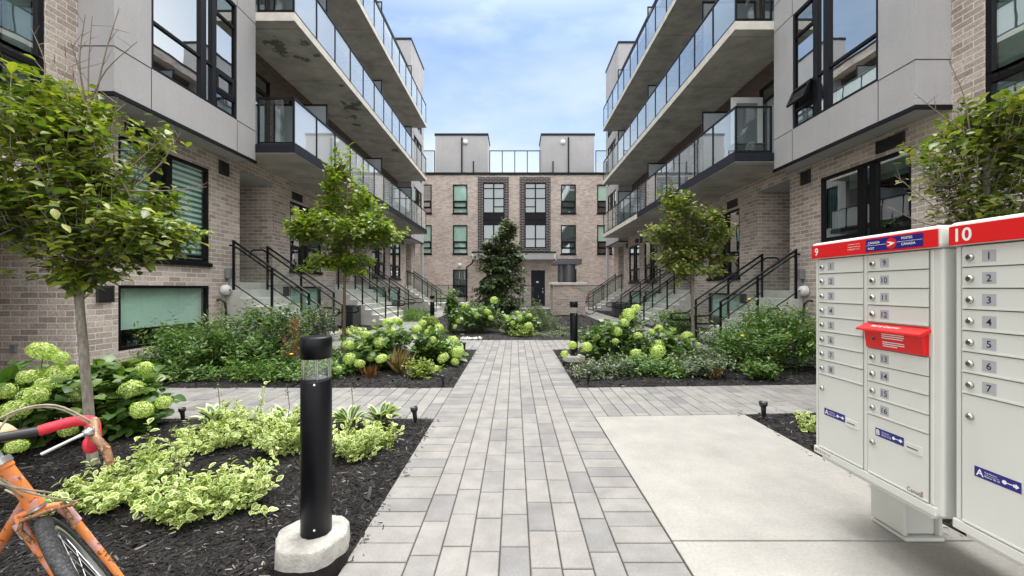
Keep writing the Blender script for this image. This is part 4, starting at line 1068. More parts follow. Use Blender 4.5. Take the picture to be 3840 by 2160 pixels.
    if kind == 9:
        for i in range(8): door(cols[0][0], cols[0][1], top-p_*(i+1), top-p_*i, str(i+1))
        door(cols[0][0], cols[0][1], .388, top-p_*8, None, .738, ('A', .590))
        for i in range(4): door(cols[1][0], cols[1][1], top-p_*(i+1), top-p_*i, str(9+i))
        r0 = top-p_*4-.132
        for i in range(4): door(cols[1][0], cols[1][1], r0-p_*(i+1), r0-p_*i, str(13+i))
        door(cols[1][0], cols[1][1], .388, r0-p_*4, None, .551, ('B', .590))
        q = F.mb(); a, b = cols[1]; q.prism([(0, r0+.004), (.020, r0+.004), (.032, r0+.098), (0, r0+.11)], lambda d, v, u: (u, v, d), a+.004, b-.004); SL = q.build('letter_slot', 'mbred', T_, bevel=.003)
        q = F.mb(); q.prism([(0, r0+.128), (.058, r0+.100), (.060, r0+.092), (.050, r0+.088), (0, r0+.108)], lambda d, v, u: (u, v, d), a-.012, b+.010); HD = q.build('hood', 'mbred', SL, bevel=.002)
        q = F.mb()
        for k, w_ in enumerate((.115, .115, .108, 0, .112, .112, .075)):
            if w_: q.add([(a+.105, r0+.078-k*.0095, .0325-k*.0012), (a+.105+w_, r0+.078-k*.0095, .0325-k*.0012), (a+.105+w_, r0+.082-k*.0095, .0330-k*.0012), (a+.105, r0+.082-k*.0095, .0330-k*.0012)], [(0, 1, 2, 3)])
        vs, fs, W_, H2 = text_geo('Mail & Courrier', .015); sx = .15/W_
        q.add([(a+.05+x*sx, r0+.1115+y*sx*.45, .0385-y*sx*.97) for x, y in vs], fs)
        q.mats = ['whiteink']; q.build('lettering', 'whiteink', SL, recalc=False)
        q = F.mb(); q.mat('steel'); disc(q, a+.055, r0+.05, .010, .0285, 16); q.mat('ink'); disc(q, a+.055, r0+.05, .005, .0290, 12); q.build('lock', None, SL, recalc=False)
        q = F.mb(); q.mat('ink'); put_text(q, 'Canad', .575, .398, h=.020, w=.062, d=.0085); put_text(q, 'a', .638, .398, h=.013, d=.0085)
        q.mat('mbred'); q.box(.6415, .6440, .413, .424, .0080, .0085); q.box(.6450, .6475, .413, .424, .0080, .0085); q.build('wordmark', None, T_)
        q = F.mb(); put_text(q, 'M 9 R 0 0 1 4', .012, .360, h=.012, w=.11, d=.0128, bold=.01); q.mats = ['ink']; q.build('serial_lettering', 'ink', T_, recalc=False)
    else:
        for i in range(7): door(cols[0][0], cols[0][1], top-p_*(i+1), top-p_*i, str(i+1))
        door(cols[0][0], cols[0][1], .388, top-p_*7, None, .815, ('A', .590))
        for i in range(7): door(cols[1][0], cols[1][1], top-p_*(i+1), top-p_*i, str(8+i))
        door(cols[1][0], cols[1][1], .388, top-p_*7, None, .815, ('B', .590))
    # side trim strips
    q = F.mb(); q.box(.008, .024, zb+.04, zt-.004, 0, .006); q.box(.342, .362, zb+.04, zt-.004, 0, .006); q.box(.678, .692, zb+.04, zt-.004, 0, .006); q.build('trim_strip', 'mailbox', T_, bevel=.002)
    # pedestal: hollow post with base flange
    ym = y0-Wd/2; xa, xb = X+.235, X+.425; ya, yb = ym+.045, ym+.235
    q = MB(); q.box(xa, xb-.02, ya+.02, yb, .03, zb-.03); q.box(xa-.012, xa+.01, ya, yb+.012, .03, zb-.03); q.box(xb-.02, xb, ya, yb+.01, .03, zb-.03)
    q.build('pedestal', 'mailbox', T_, bevel=.006)
    q = MB(); q.box(xa-.010, xb+.006, ya-.006, yb+.012, .003, .022); q.build('base_plate', 'mailbox', T_, bevel=.006)
    return T_
mailbox(2.446, .726, 9, 'pale grey community mailbox headed 9, with a red letter slot among its small doors')
mailbox(1.672, .726, 10, 'pale grey community mailbox headed 10, at the right edge, nearest the camera')

# ------------------------------------------------------------------ bicycles
def bicycle(C, a, h, b, label, saddle_back=.40, detail=True, scale=1.0, rsad=None, fw=.42, ground=0.0, colr='orange'):
    C = Vector(C); a = Vector(a).normalized(); h = Vector(h).normalized(); b = Vector(b).normalized()
    s = Vector((h.y, -h.x, 0)).normalized()            # rider-side axis (fork width)
    if s.x < 0: s = -s
    bs = Vector((b.y, -b.x, 0)).normalized()
    T_ = thing('bicycle', (C.x, C.y, 0), label, 'bicycle', 'bicycles')
    axle = C+a*.38+h*.045; WR = max(.20, axle.z-ground-.002)
    ht = C-a*.15; low = C-a*.035
    seat = ht+b*.50; seat.z = ht.z-.10; bb = C+b*.42; bb.z = max(.26, ground+.26); rear = C+b*.84; rear.z = WR+ground
    q = MB()
    q.tube([ht, C-a*.006], .0165, 14); q.tube([ht+a*.012, ht-a*.001], .0195, 14); q.tube([C-a*.022, C-a*.004], .0200, 14)
    q.tube([C-a*.135, seat], .0120, 12); q.tube([low, bb], .0135, 12); q.tube([seat+Vector((0, 0, .02)), bb], .0145, 10)
    for k in (-1, 1):
        q.tube([bb+bs*.02*k, rear+bs*.06*k], .009, 8); q.tube([seat+bs*.012*k, rear+bs*.06*k], .008, 8)
    q.tube([bb-bs*.035, bb+bs*.035], .021, 12); q.build('frame', colr, T_)
    q = MB(); q.tube([C-a*.003, C+a*.003], .0215, 16); q.tube([ht-a*.001, ht-a*.018], .022, 16); q.tube([ht-a*.018, ht-a*.085], .0115, 12)
    q.build('headset', 'alloy', T_)
    q = MB()
    for k in (-1, 1):
        c0 = C+a*.004+s*.006*k; c1 = C+a*.010+s*fw*.085*k; c2 = C+a*.05+s*fw*.105*k
        q.tube([c0, c1, c2, C+a*.22+s*fw*.118*k+h*.006, axle+s*fw*.13*k], [.0105, .0115, .0105, .0090, .0070], 12)
    q.tube([C+a*.002, C+a*.022], .0155, 12); q.build('fork', colr, T_)
    # front wheel
    def wheel(c, d1, d2, ax, name):
        W_ = None; n = 44; q = MB(); ro = WR-.017
        pts = [c+d1*ro*math.cos(2*math.pi*k/n)+d2*ro*math.sin(2*math.pi*k/n) for k in range(n)]
        seg = 12; vs = []; tr = .0175
        for k in range(n):
            rad = (pts[k]-c).normalized()
            for e in range(seg):
                t_ = 2*math.pi*e/seg; vs.append(pts[k]+rad*tr*math.cos(t_)+ax*tr*math.sin(t_))
        q.add(vs, [(k*seg+e, k*seg+(e+1)%seg, ((k+1)%n)*seg+(e+1)%seg, ((k+1)%n)*seg+e) for k in range(n) for e in range(seg)], True)
        W_ = q.build('wheel', 'tyre', T_)
        q = MB(); vs = []; 
        prof = [(-.019, .010), (-.034, .008), (-.034, -.008), (-.019, -.010)]
        for k in range(n):
            rad = (pts[k]-c).normalized()
            for (e, f) in prof: vs.append(pts[k]+rad*e+ax*f)
        q.add(vs, [(k*4+e, k*4+(e+1)%4, ((k+1)%n)*4+(e+1)%4, ((k+1)%n)*4+e) for k in range(n) for e in range(4)], True); q.build('rim', 'alloy', W_)
        q = MB(); q.tube([c-ax*.045, c+ax*.045], .016, 12)
        for k in range(28):
            t_ = 2*math.pi*k/28; p = c+(d1*math.cos(t_)+d2*math.sin(t_))*(ro-.03); q.tube([c+ax*.03*(1 if k % 2 else -1), p], .0012, 4, False)
        q.build('spokes', 'alloy', W_)
    u2 = a.cross(s).normalized(); wheel(axle, a, u2, s, 'front')
    zz = Vector((0, 0, 1)); wheel(rear, zz, b, bs, 'rear')
    # handlebar with tape
    st = ht-a*.085; cl = st+h*.075+Vector((0, 0, .012))
    q = MB(); q.tube([st, cl], .0135, 12); q.tube([cl-s*.028, cl+s*.028], .020, 12); q.build('stem', 'alloy', T_)
    q = MB(); q.tube([cl-s*.115, cl+s*.115], .0130, 12); HB = q.build('handlebar', 'blackm', T_)
    for k in (-1, 1):
        q = MB(); up = zz
        P = [cl+s*.10*k, cl+s*.16*k+up*.010, cl+s*.195*k+h*.02+up*.010, cl+s*.205*k+h*.055+up*.002, cl+s*.205*k+h*.085-up*.03, cl+s*.205*k+h*.078-up*.048, cl+s*.200*k+h*.055-up*.062, cl+s*.198*k+h*.015-up*.066, cl+s*.198*k-h*.02-up*.062]
        n = len(P); Q = []
        for i in range(n-1):
            for e in range(3):
                p0 = P[max(i-1, 0)]; p1 = P[i]; p2 = P[i+1]; p3 = P[min(i+2, n-1)]; f = e/3
                Q.append(.5*((2*p1)+(p2-p0)*f+(2*p0-5*p1+4*p2-p3)*f*f+(3*p1-p0-3*p2+p3)*f**3))
        Q.append(P[-1]); rs = [.0145+.0008*(i % 2) for i in range(len(Q))]
        q.tube(Q, rs, 12); q.build('bar_tape', 'redtape', HB)
        hb = P[4]+Vector((0, 0, .01))
        q = MB(); q.tube([P[3]-h*.01+up*.012, hb+h*.02, hb+h*.045-up*.03+s*.02*k, hb+h*.06-up*.075+s*.03*k], [.0125, .0118, .0105, .0085], 10); q.build('brake_hood', 'hood', HB)
        q = MB(); r0 = hb+h*.02+up*.018-s*.012*k; q.tube([r0, r0-s*.03*k+h*.006-up*.010, r0-s*.085*k+h*.0-up*.036], [.0065, .0042, .0052], 8); q.lathe([(0, .012), (.012, .006), (.013, -.006), (0, -.012)], r0, 10); q.build('brake_lever', 'alloy', HB)
    q = MB()
    def arc(pts, r=.0025):
        pts = [Vector(p) for p in pts]; n = len(pts); Q = []
        for i in range(n-1):
            p0 = pts[max(i-1, 0)]; p1 = pts[i]; p2 = pts[i+1]; p3 = pts[min(i+2, n-1)]
            for e in range(5):
                f = e/5; Q.append(.5*((2*p1)+(p2-p0)*f+(2*p0-5*p1+4*p2-p3)*f*f+(3*p1-p0-3*p2+p3)*f**3))
        Q.append(pts[-1]); q.tube(Q, r, 6)
    hbR = cl+s*.205+h*.06+zz*.01; hbL = cl-s*.205+h*.06+zz*.01
    arc([hbR, cl+s*.13+h*.05+zz*.075, cl+s*.05+h*.06+zz*.07, cl+h*.05-s*.01+zz*.0, C-a*.10+h*.06+s*.0, C-a*.03+s*.05+h*.05, C+s*.075+h*.03])
    arc([hbR-zz*.01, cl+s*.13+h*.05+zz*.068, cl+s*.05+h*.06+zz*.060, cl+s*.02+h*.06-zz*.08, C-a*.05+s*.05+h*.05])
    arc([hbL, cl-s*.05+h*.07+zz*.03, cl+s*.01+h*.06-zz*.06, C-a*.06+h*.05, low+b*.10+zz*.01])
    q.build('cables', 'cable', T_)
    q = MB(); c = C+a*.012+h*.03
    q.tube([c+s*.075-a*.006+h*.0, c+s*.02-a*.008+h*.008, c-s*.03-a*.0+h*.008, c-s*.046+a*.03, c-s*.040+a*.075], [.004, .0055, .0065, .007, .005], 8)
    q.tube([c+s*.05-a*.02, c+s*.045+a*.03, c+s*.040+a*.07], [.004, .006, .005], 8); q.build('brake_caliper', 'hood', T_)
    for k in (-1, 1):
        q = MB(); q.tube([C+a*.03+s*fw*.107*k, C+a*.075+s*fw*.111*k], [.0122, .0118], 12)
        q.build('fork_sleeve', 'lug', T_)
    # saddle on its post
    sd_ = rsad or (seat+Vector((0, 0, .15)))
    sd_ = Vector(sd_); q = MB(); q.tube([seat, sd_-zz*.05], .0135, 10); q.build('seat_post', 'alloy', T_)
    q = MB(); sec = [(-.14, .028, .0), (-.10, .030, .012), (0, .036, .014), (.08, .070, .018), (.13, .078, .020), (.155, .060, .012)]
    n = 14; vs = []
    for (x, wd, zt) in sec:
        for e in range(n):
            t_ = 2*math.pi*e/n; vs.append(sd_+b*x+bs*wd*math.cos(t_)+zz*(zt+.024*math.sin(t_)*(1 if math.sin(t_) > 0 else .8)))
    q.add(vs, [(k*n+e, k*n+(e+1)%n, (k+1)*n+(e+1)%n, (k+1)*n+e) for k in range(len(sec)-1) for e in range(n)]+[tuple(range(n)), tuple(range((len(sec)-1)*n, len(sec)*n))], True)
    q.build('saddle', 'leather', T_)
    q = MB(); q.lathe([(0, -.004), (.075, -.004), (.09, 0), (.075, .004), (0, .004)], (0, 0, 0), 24, axis='Y'); 
    q.v = [tuple(bb+bs*.05+Vector(b)*v[0]+bs*v[1]+zz*v[2]) for v in q.v]
    q.tube([bb+bs*.05, bb+bs*.06-zz*.16], .009, 8); q.tube([bb-bs*.05, bb-bs*.06+zz*.16], .009, 8); q.build('crank', 'blackm', T_)
    return T_
M['lug'] = simple('faded_pink_paint', (.50, .30, .31), .5, var=.35, scale=40)
def P3(px, py, Y): return ((px-1295)*Y/1030, Y, CZ-(py-725)*Y/1030)
bicycle((-1.343, 1.15, .703), (.407, .183, -.895), (.74, -.67, 0), (-.97, .25, 0), 'old orange racing bicycle with red taped drop handlebars, cut off at the lower left corner', rsad=(-1.80, 1.38, .835))
bicycle((3.62, 20.6, .70), (.30, 0, -.95), (1, -.1, 0), (-1, .1, 0), 'far grey bicycle parked behind the right end of the brick planter', colr='alloy')

# ------------------------------------------------------------------ plants
def unit(r, n):
    v = r.normal(0, 1, (n, 3)); return norm(v)
def canopy(seed, lobes, ntw, lpt, tl, Ls, asp=.55, droop=.25, jit=.03, root=None, up=.35, shell=.5, lo=None, opp=False, clump=0):
    """twig tips spread through the lobes; leaves sit along each twig"""
    r = np.random.RandomState(seed); wts = np.array([l[6] if len(l) > 6 else l[3]*l[4]*l[5] for l in lobes]); wts = wts/wts.sum()
    pick = r.choice(len(lobes), ntw, p=wts); C = np.array([l[:3] for l in lobes])[pick]; S = np.array([l[3:6] for l in lobes])[pick]
    d = unit(r, ntw); rad = r.uniform(shell, 1.0, ntw)**(.6)
    tip = C+d*S*rad[:,None]*(1+.17*r.normal(0, 1, (ntw, 1)))
    if clump:
        nc = max(8, ntw//9); own = r.randint(0, nc, ntw); ctr = tip[:nc]
        tip = ctr[own]+r.normal(0, 1, (ntw, 3))*np.array([clump, clump, clump*.5])*r.uniform(.4, 1.2, (nc, 1))[own]
    if lo is not None: tip[:,2] = np.maximum(tip[:,2], lo+r.uniform(0, .05, ntw))
    root = np.array(root if root is not None else C.mean(0))
    out = norm(tip-root+np.array([0, 0, up])*np.linalg.norm(tip-root, axis=1, keepdims=True)+r.normal(0, .25, (ntw, 3))*np.linalg.norm(tip-root, axis=1, keepdims=True)*.6)
    tls = tl*r.uniform(.6, 1.3, ntw); st = tip-out*tls[:,None]
    n = ntw*lpt; ti = np.repeat(np.arange(ntw), lpt); f = np.tile((np.arange(lpt)+.5)/lpt, ntw)+r.uniform(-.04, .04, n)
    if opp: f = np.tile((np.arange(lpt)//2+.7)/(lpt/2), ntw)
    P = st[ti]+out[ti]*(tls[ti]*f)[:,None]+r.normal(0, jit, (n, 3))
    side = norm(np.cross(out[ti], np.array([0, 0, 1.0])+r.normal(0, .3, (n, 3))))
    sg = np.where(np.arange(n) % 2 == 0, 1, -1)[:,None]
    D = norm(side*sg*.9+out[ti]*.6+r.normal(0, .3, (n, 3))+np.array([0, 0, -droop]))
    Nn = norm(np.array([0, 0, 1.0])+out[ti]*.45+r.normal(0, .38, (n, 3)))
    Lz = Ls*np.exp(r.normal(0, .22, n))
    return P, D, Nn, Lz, Lz*asp*r.uniform(.85, 1.15, n), st, tip, out
def spline(pts, k=4):
    pts = [Vector(p) for p in pts]; n = len(pts); Q = []
    for i in range(n-1):
        p0 = pts[max(i-1, 0)]; p1 = pts[i]; p2 = pts[i+1]; p3 = pts[min(i+2, n-1)]
        for e in range(k):
            f = e/k; Q.append(.5*((2*p1)+(p2-p0)*f+(2*p0-5*p1+4*p2-p3)*f*f+(3*p1-p0-3*p2+p3)*f**3))
    Q.append(pts[-1]); return Q
def tree(name, base, trunk, r0, r1, lobes, seed, ntw, lpt, Ls, lm, bm, label, nl=26, hi=True, bare=(), tl=.30, droop=.3, group='courtyard trees', asp=.55, shell=.45, crown_root=None, clump=0):
    T_ = thing(name, base, label, 'tree', group); rr = random.Random(seed)
    Q = spline([base]+trunk, 5); n = len(Q)
    q = MB(); q.tube(Q, [r0*1.25 if i == 0 else r0+(r1-r0)*i/(n-1) for i in range(n)], 14)
    q.build('trunk', bm, T_)
    lobes = [(l[0], l[1], l[2]+.05*l[5], l[3]*.9, l[4]*.9, l[5]*.86)+tuple(l[6:]) for l in lobes]
    P, D, Nn, Lz, Wz, st, tip, out = canopy(seed, lobes, ntw, lpt, tl, Ls, asp, droop, .025, root=crown_root or tuple(Q[int(n*.62)]), shell=shell, clump=clump)
    br = MB(); idx = list(range(ntw)); rr.shuffle(idx)
    limbs = []
    zlo = min(l[2]-l[5] for l in lobes)
    for k in idx[:nl]:
        e = Vector(st[k]); cand = [p for p in Q if p.z > zlo-.15 and p.z < e.z+.1] or [Q[-1]]
        s_ = cand[min(len(cand)-1, int(rr.random()*len(cand)))]
        mid = s_.lerp(e, .5)+Vector((rr.uniform(-.04, .04), rr.uniform(-.04, .04), .10*(e-s_).length))
        c = spline([s_, mid, e], 4); rr0 = r1*rr.uniform(.35, .75)
        br.tube(c, [rr0*(1-.75*i/(len(c)-1)) for i in range(len(c))], 6, False); limbs.append(c)
    allp = [p for c in limbs for p in c]+Q[int(n*.6):]; A = np.array([tuple(p) for p in allp])
    for k in idx[:int(ntw*.75)]:
        s_ = st[k]; j_ = int(np.argmin(((A-s_)**2).sum(1))); a0 = Vector(A[j_]); s0_ = Vector(s_); 
        br.tube([a0, a0.lerp(s0_, .5)+Vector((rr.uniform(-.02, .02),)*3), s0_, Vector(tip[k])], [.0055*Ls/.08, .0045*Ls/.08, .0035*Ls/.08, .0012*Ls/.08], 4, False)
    br.build('branches', bm, T_, recalc=False)
    if bare:
        tw = MB()
        for (a, b_) in bare:
            a, b_ = Vector(a), Vector(b_); m_ = a.lerp(b_, .5)+Vector((rr.uniform(-.05, .05), rr.uniform(-.05, .05), rr.uniform(-.03, .03))); c = spline([a, m_, b_], 4)
            tw.tube(c, [.0062*(1-.8*i/(len(c)-1))+.0006 for i in range(len(c))], 5, False)
            for f in (3, 5, 6, 7):
                p = c[min(f, len(c)-1)]; e = p+Vector((rr.uniform(-1, 1), rr.uniform(-1, 1), rr.uniform(.2, 1.1))).normalized()*rr.uniform(.06, .17)
                tw.tube([p, e], [.003, .001], 4, False)
        tw.build('bare_twigs', 'twig', T_, recalc=False)
    me = leaf_mesh('crown', P, D, Nn, Lz, Wz, lm, hi); link(me, 'crown', T_)
    return T_
def gx(px, Y): return (px-1295)*Y/1030
def gz(py, Y): return CZ-(py-725)*Y/1030
# left near tree
Y = 3.05
tree('young_tree', (gx(234, Y), Y, 0), [(gx(222, Y), Y, .45), (gx(204, Y), Y+.01, .95), (gx(196, Y), Y, 1.38), (gx(192, Y), Y+.02, 1.75), (gx(185, Y), Y, 2.3)], .033, .021,
     [(gx(215, Y), Y, gz(560, Y), .75, .60, .32), (gx(100, Y), Y+.05, gz(470, Y), .52, .50, .42), (gx(330, Y), Y, gz(500, Y), .42, .48, .30), (gx(70, Y), Y, gz(290, Y), .42, .42, .40),
      (gx(215, Y), Y, gz(370, Y), .38, .45, .42), (gx(195, Y), Y, gz(675, Y), .28, .28, .13, .018), (gx(405, Y), Y, gz(575, Y), .26, .32, .20, .045), (gx(20, Y), Y, gz(560, Y), .3, .4, .2), (gx(160, Y), Y, gz(230, Y), .14, .2, .16, .006)],
     11, 1050, 11, .068, 'leaf1', 'bark', 'broad-crowned young tree at the left with a pale slender trunk and bare twigs on top',
     bare=[((gx(225, Y), Y, gz(300, Y)), (gx(232, Y), Y, gz(40, Y))), ((gx(225, Y), Y, gz(280, Y)), (gx(195, Y), Y-.05, gz(110, Y))), ((gx(225, Y), Y, gz(260, Y)), (gx(345, Y), Y, gz(105, Y))), ((gx(100, Y), Y, gz(230, Y)), (gx(78, Y), Y, gz(70, Y))),
           ((gx(300, Y), Y, gz(480, Y)), (gx(520, Y), Y, gz(470, Y))), ((gx(330, Y), Y, gz(420, Y)), (gx(412, Y), Y, gz(350, Y))), ((gx(340, Y), Y, gz(470, Y)), (gx(470, Y), Y-.05, gz(335, Y))), ((gx(250, Y), Y, gz(330, Y)), (gx(160, Y), Y, gz(130, Y))), ((gx(240, Y), Y, gz(250, Y)), (gx(300, Y), Y, gz(20, Y))), ((gx(215, Y), Y, gz(260, Y)), (gx(250, Y), Y-.1, gz(60, Y))), ((gx(170, Y), Y, gz(250, Y)), (gx(135, Y), Y, gz(150, Y))), ((gx(290, Y), Y, gz(420, Y)), (gx(330, Y), Y-.1, gz(260, Y))), ((gx(330, Y), Y, gz(500, Y)), (gx(300, Y), Y-.15, gz(350, Y))), ((gx(20, Y), Y, gz(240, Y)), (gx(5, Y), Y, gz(150, Y)))], nl=30, droop=.35, shell=.3, clump=.10, tl=.24)
# middle left
Y = 8.0
tree('young_tree', (gx(864, Y), Y, 0), [(gx(866, Y), Y, .8), (gx(867, Y), Y, 1.5), (gx(870, Y), Y, 2.4), (gx(874, Y), Y, 3.5)], .036, .014,
     [(gx(865, Y), Y, gz(640, Y), .78, .7, .40), (gx(880, Y), Y, gz(560, Y), .95, .8, .42), (gx(880, Y), Y, gz(500, Y), .66, .6, .42), (gx(875, Y), Y, gz(440, Y), .42, .42, .35), (gx(875, Y), Y, gz(395, Y), .17, .2, .32, .055), (gx(765, Y), Y, gz(570, Y), .30, .3, .25, .09), (gx(965, Y), Y, gz(575, Y), .34, .3, .28, .12)],
     23, 560, 13, .095, 'leaf2', 'bark2', 'bright green young tree with a pointed crown, in front of the left stairs', nl=34, tl=.34, droop=.4, shell=.35, clump=.15)
Y = 8.1
tree('young_tree', (gx(1747, Y), Y, 0), [(gx(1742, Y), Y, .8), (gx(1741, Y), Y, 1.5), (gx(1735, Y), Y, 2.3), (gx(1722, Y), Y, 3.2)], .034, .014,
     [(gx(1735, Y), Y, gz(660, Y), .78, .65, .38), (gx(1725, Y), Y, gz(595, Y), .80, .65, .36), (gx(1725, Y), Y, gz(540, Y), .58, .5, .36), (gx(1705, Y), Y, gz(495, Y), .22, .25, .30, .085), (gx(1778, Y), Y, gz(535, Y), .20, .2, .22, .02), (gx(1800, Y), Y, gz(580, Y), .34, .25, .24, .06), (gx(1680, Y), Y, gz(640, Y), .40, .3, .3)],
     31, 700, 9, .090, 'leaf3', 'bark', 'sparser olive green young tree in front of the right stairs', nl=30, tl=.32, droop=.4, shell=.35, clump=.14,
     bare=[((gx(1700, Y), Y, gz(500, Y)), (gx(1690, Y), Y, gz(455, Y)))])
Y = 3.35
tree('young_tree', (gx(2490, Y), Y, 0), [(gx(2490, Y), Y, .8), (gx(2486, Y), Y, 1.5), (gx(2480, Y), Y, 2.6)], .040, .018,
     [(gx(2480, Y), Y, gz(440, Y), .44, .45, .36), (gx(2470, Y), Y, gz(330, Y), .34, .4, .30), (gx(2560, Y), Y, gz(400, Y), .45, .45, .5), (gx(2500, Y), Y, gz(270, Y), .22, .3, .18, .014), (gx(2420, Y), Y, gz(530, Y), .34, .35, .14, .03), (gx(2640, Y), Y, gz(330, Y), .4, .4, .4)],
     41, 560, 10, .064, 'leaf3', 'bark', 'young tree at the right edge, rising behind the mailboxes, with bare twigs',
     bare=[((gx(2440, Y), Y, gz(330, Y)), (gx(2385, Y), Y, gz(150, Y))), ((gx(2450, Y), Y, gz(350, Y)), (gx(2300, Y), Y, gz(235, Y))), ((gx(2400, Y), Y, gz(560, Y)), (gx(2250, Y), Y, gz(440, Y))), ((gx(2400, Y), Y, gz(580, Y)), (gx(2240, Y), Y, gz(520, Y))), ((gx(2420, Y), Y, gz(560, Y)), (gx(2330, Y), Y, gz(430, Y)))], nl=20, shell=.3, clump=.10, tl=.22)
Y = 14.5
tree('dark_conical_tree', (gx(1258, Y), Y, 0), [(gx(1258, Y), Y, 1.2), (gx(1262, Y), Y, 2.6), (gx(1272, Y), Y, 4.0)], .05, .012,
     [(gx(1258, Y), Y, gz(770, Y), .95, .8, .40), (gx(1258, Y), Y, gz(720, Y), 1.0, .8, .52), (gx(1262, Y), Y, gz(670, Y), .92, .8, .52), (gx(1265, Y), Y, gz(615, Y), .70, .6, .44), (gx(1275, Y), Y, gz(575, Y), .30, .3, .36, .09), (gx(1225, Y), Y, gz(620, Y), .2, .25, .2, .03), (gx(1298, Y), Y, gz(650, Y), .2, .25, .2, .03)],
     51, 2200, 8, .110, 'leaf5', 'bark2', 'dark green conical tree in the middle bed before the end block', nl=30, hi=False, tl=.28, droop=.3, shell=.25, clump=.13,
     bare=[((gx(1272, Y), Y, gz(560, Y)), (gx(1270, Y), Y, gz(520, Y))), ((gx(1285, Y), Y, gz(600, Y)), (gx(1318, Y), Y, gz(540, Y)))])

def plant(name, cat, loc, lobes, seed, ntw, lpt, Ls, lm, label, asp=.5, droop=.2, tl=.2, group=None, stems=.5, hi=True, up=.5, shell=.25, part='foliage', opp=False, jit=.018, sr=.003):
    T_ = thing(name, loc, label, cat, group)
    P, D, Nn, Lz, Wz, st, tip, out = canopy(seed, lobes, ntw, lpt, tl, Ls, asp, droop, jit, root=(loc[0], loc[1], loc[2]+.02), up=up, shell=shell, lo=.03, opp=opp)
    P[:,2] = np.maximum(P[:,2], .02)
    link(leaf_mesh(part, P, D, Nn, Lz, Wz, lm, hi), part, T_)
    rr = random.Random(seed); q = MB()
    for k in range(int(ntw*stems)):
        s_, e = Vector(st[k]), Vector(tip[k]); s_.z = max(s_.z, .02); b_ = Vector((loc[0]+(s_.x-loc[0])*.25+rr.uniform(-.03, .03), loc[1]+(s_.y-loc[1])*.25, 0))
        q.tube([b_, b_.lerp(s_, .6)+Vector((0, 0, .03)), s_, e], [sr*1.2, sr, sr*.8, sr*.4], 4, False)
    if q.v: q.build('stems', 'stem', T_, recalc=False)
    return T_
# flower heads of the hydrangeas: three meshes, many copies
def head_mesh(seed, mat='fl'):
    r = np.random.RandomState(seed); nf = 210
    g_ = np.arange(nf)+.5; ph = np.arccos(1-2*g_/nf*.93); th = np.pi*(1+5**.5)*g_
    d = np.stack([np.cos(th)*np.sin(ph), np.sin(th)*np.sin(ph), np.cos(ph)], 1)
    lump = 1+.07*np.sin(d[:,0]*7+seed)*np.cos(d[:,1]*6)+.05*r.normal(0, 1, nf)
    c = d*lump[:,None]*np.array([1, 1, .78])
    t1 = norm(np.cross(d, unit(r, nf))); t2 = np.cross(d, t1)
    Ps = []; Ds = []; Ns = []
    for k in range(4):
        a_ = k*np.pi/2; dd = t1*math.cos(a_)+t2*math.sin(a_)+d*.25+r.normal(0, .12, (nf, 3))
        Ps.append(c); Ds.append(dd); Ns.append(d+r.normal(0, .2, (nf, 3)))
    P = np.concatenate(Ps); n = len(P); Lz = r.uniform(.13, .19, n)
    return leaf_mesh('flower_head', P, np.concatenate(Ds), np.concatenate(Ns), Lz, Lz*.95, mat, False)
HM = [head_mesh(i) for i in (1, 2, 3)]; HMW = head_mesh(9, 'flw')
core = MB(); core.lathe([(0, -.62)]+[(.88*math.cos(R(a)), .68*math.sin(R(a))) for a in range(-60, 90, 15)]+[(0, .68)], (0, 0, 0), 14)
core_me = None
def heads(T_, lst, seed):
    rr = random.Random(seed); og = ORG[T_.name]; q = MB()
    for (px, py, Y, rad) in [l[:4] for l in lst]:
        p = Vector((gx(px, Y), Y, gz(py, Y)))
        wh = rr.random() < .0
        o = bpy.data.objects.new('flower_head', HMW if wh else rr.choice(HM)); COL.objects.link(o); o.parent = T_; o.location = p-og
        rad *= .84; o.scale = (rad, rad, rad*rr.uniform(.9, 1.1)); o.rotation_euler = (rr.uniform(-.5, .5), rr.uniform(-.5, .5), rr.uniform(0, 6.2))
        b_ = Vector((og.x+(p.x-og.x)*.3, og.y+(p.y-og.y)*.3, 0))
        q.tube([b_, b_.lerp(p, .6)+Vector((0, 0, .04)), p-Vector((0, 0, rad*.3))], [.005, .0045, .004], 5, False)
    q.build('flower_stems', 'stem', T_, recalc=False)
def hyd(px, Y, lobes, seed, n, label, hl, Ls=.108, hi=True, lpt=6):
    x = gx(px, Y)
    T_ = plant('hydrangea_bush', 'shrub', (x, Y, 0), [(gx(l[0], Y), Y+l[2], gz(l[1], Y), *l[3:6]) for l in lobes], seed, n, lpt, Ls, 'leafh', label, asp=.74, droop=.30, tl=.14, group='hydrangeas with lime flower heads', stems=.4, hi=hi, shell=.2, up=.6, sr=.004)
    heads(T_, hl, seed+1)
hyd(75, 3.4, [(60, 1000, 0, .42, .40, .28), (20, 1080, -.1, .32, .35, .20), (130, 990, 0, .30, .3, .2), (50, 1120, -.15, .2, .2, .1)], 61, 190, 'big hydrangea bush left of the pale tree trunk, with many lime flower heads',
    [(108, 884, 3.5, .115), (152, 900, 3.55, .075), (80, 950, 3.35, .095), (147, 942, 3.4, .10), (115, 967, 3.3, .075), (85, 995, 3.2, .10), (38, 1032, 3.1, .10), (190, 995, 3.45, .075), (205, 1035, 3.5, .07), (42, 1123, 2.95, .07), (172, 1082, 3.4, .07), (10, 985, 3.2, .09), (178, 930, 3.7, .06)])
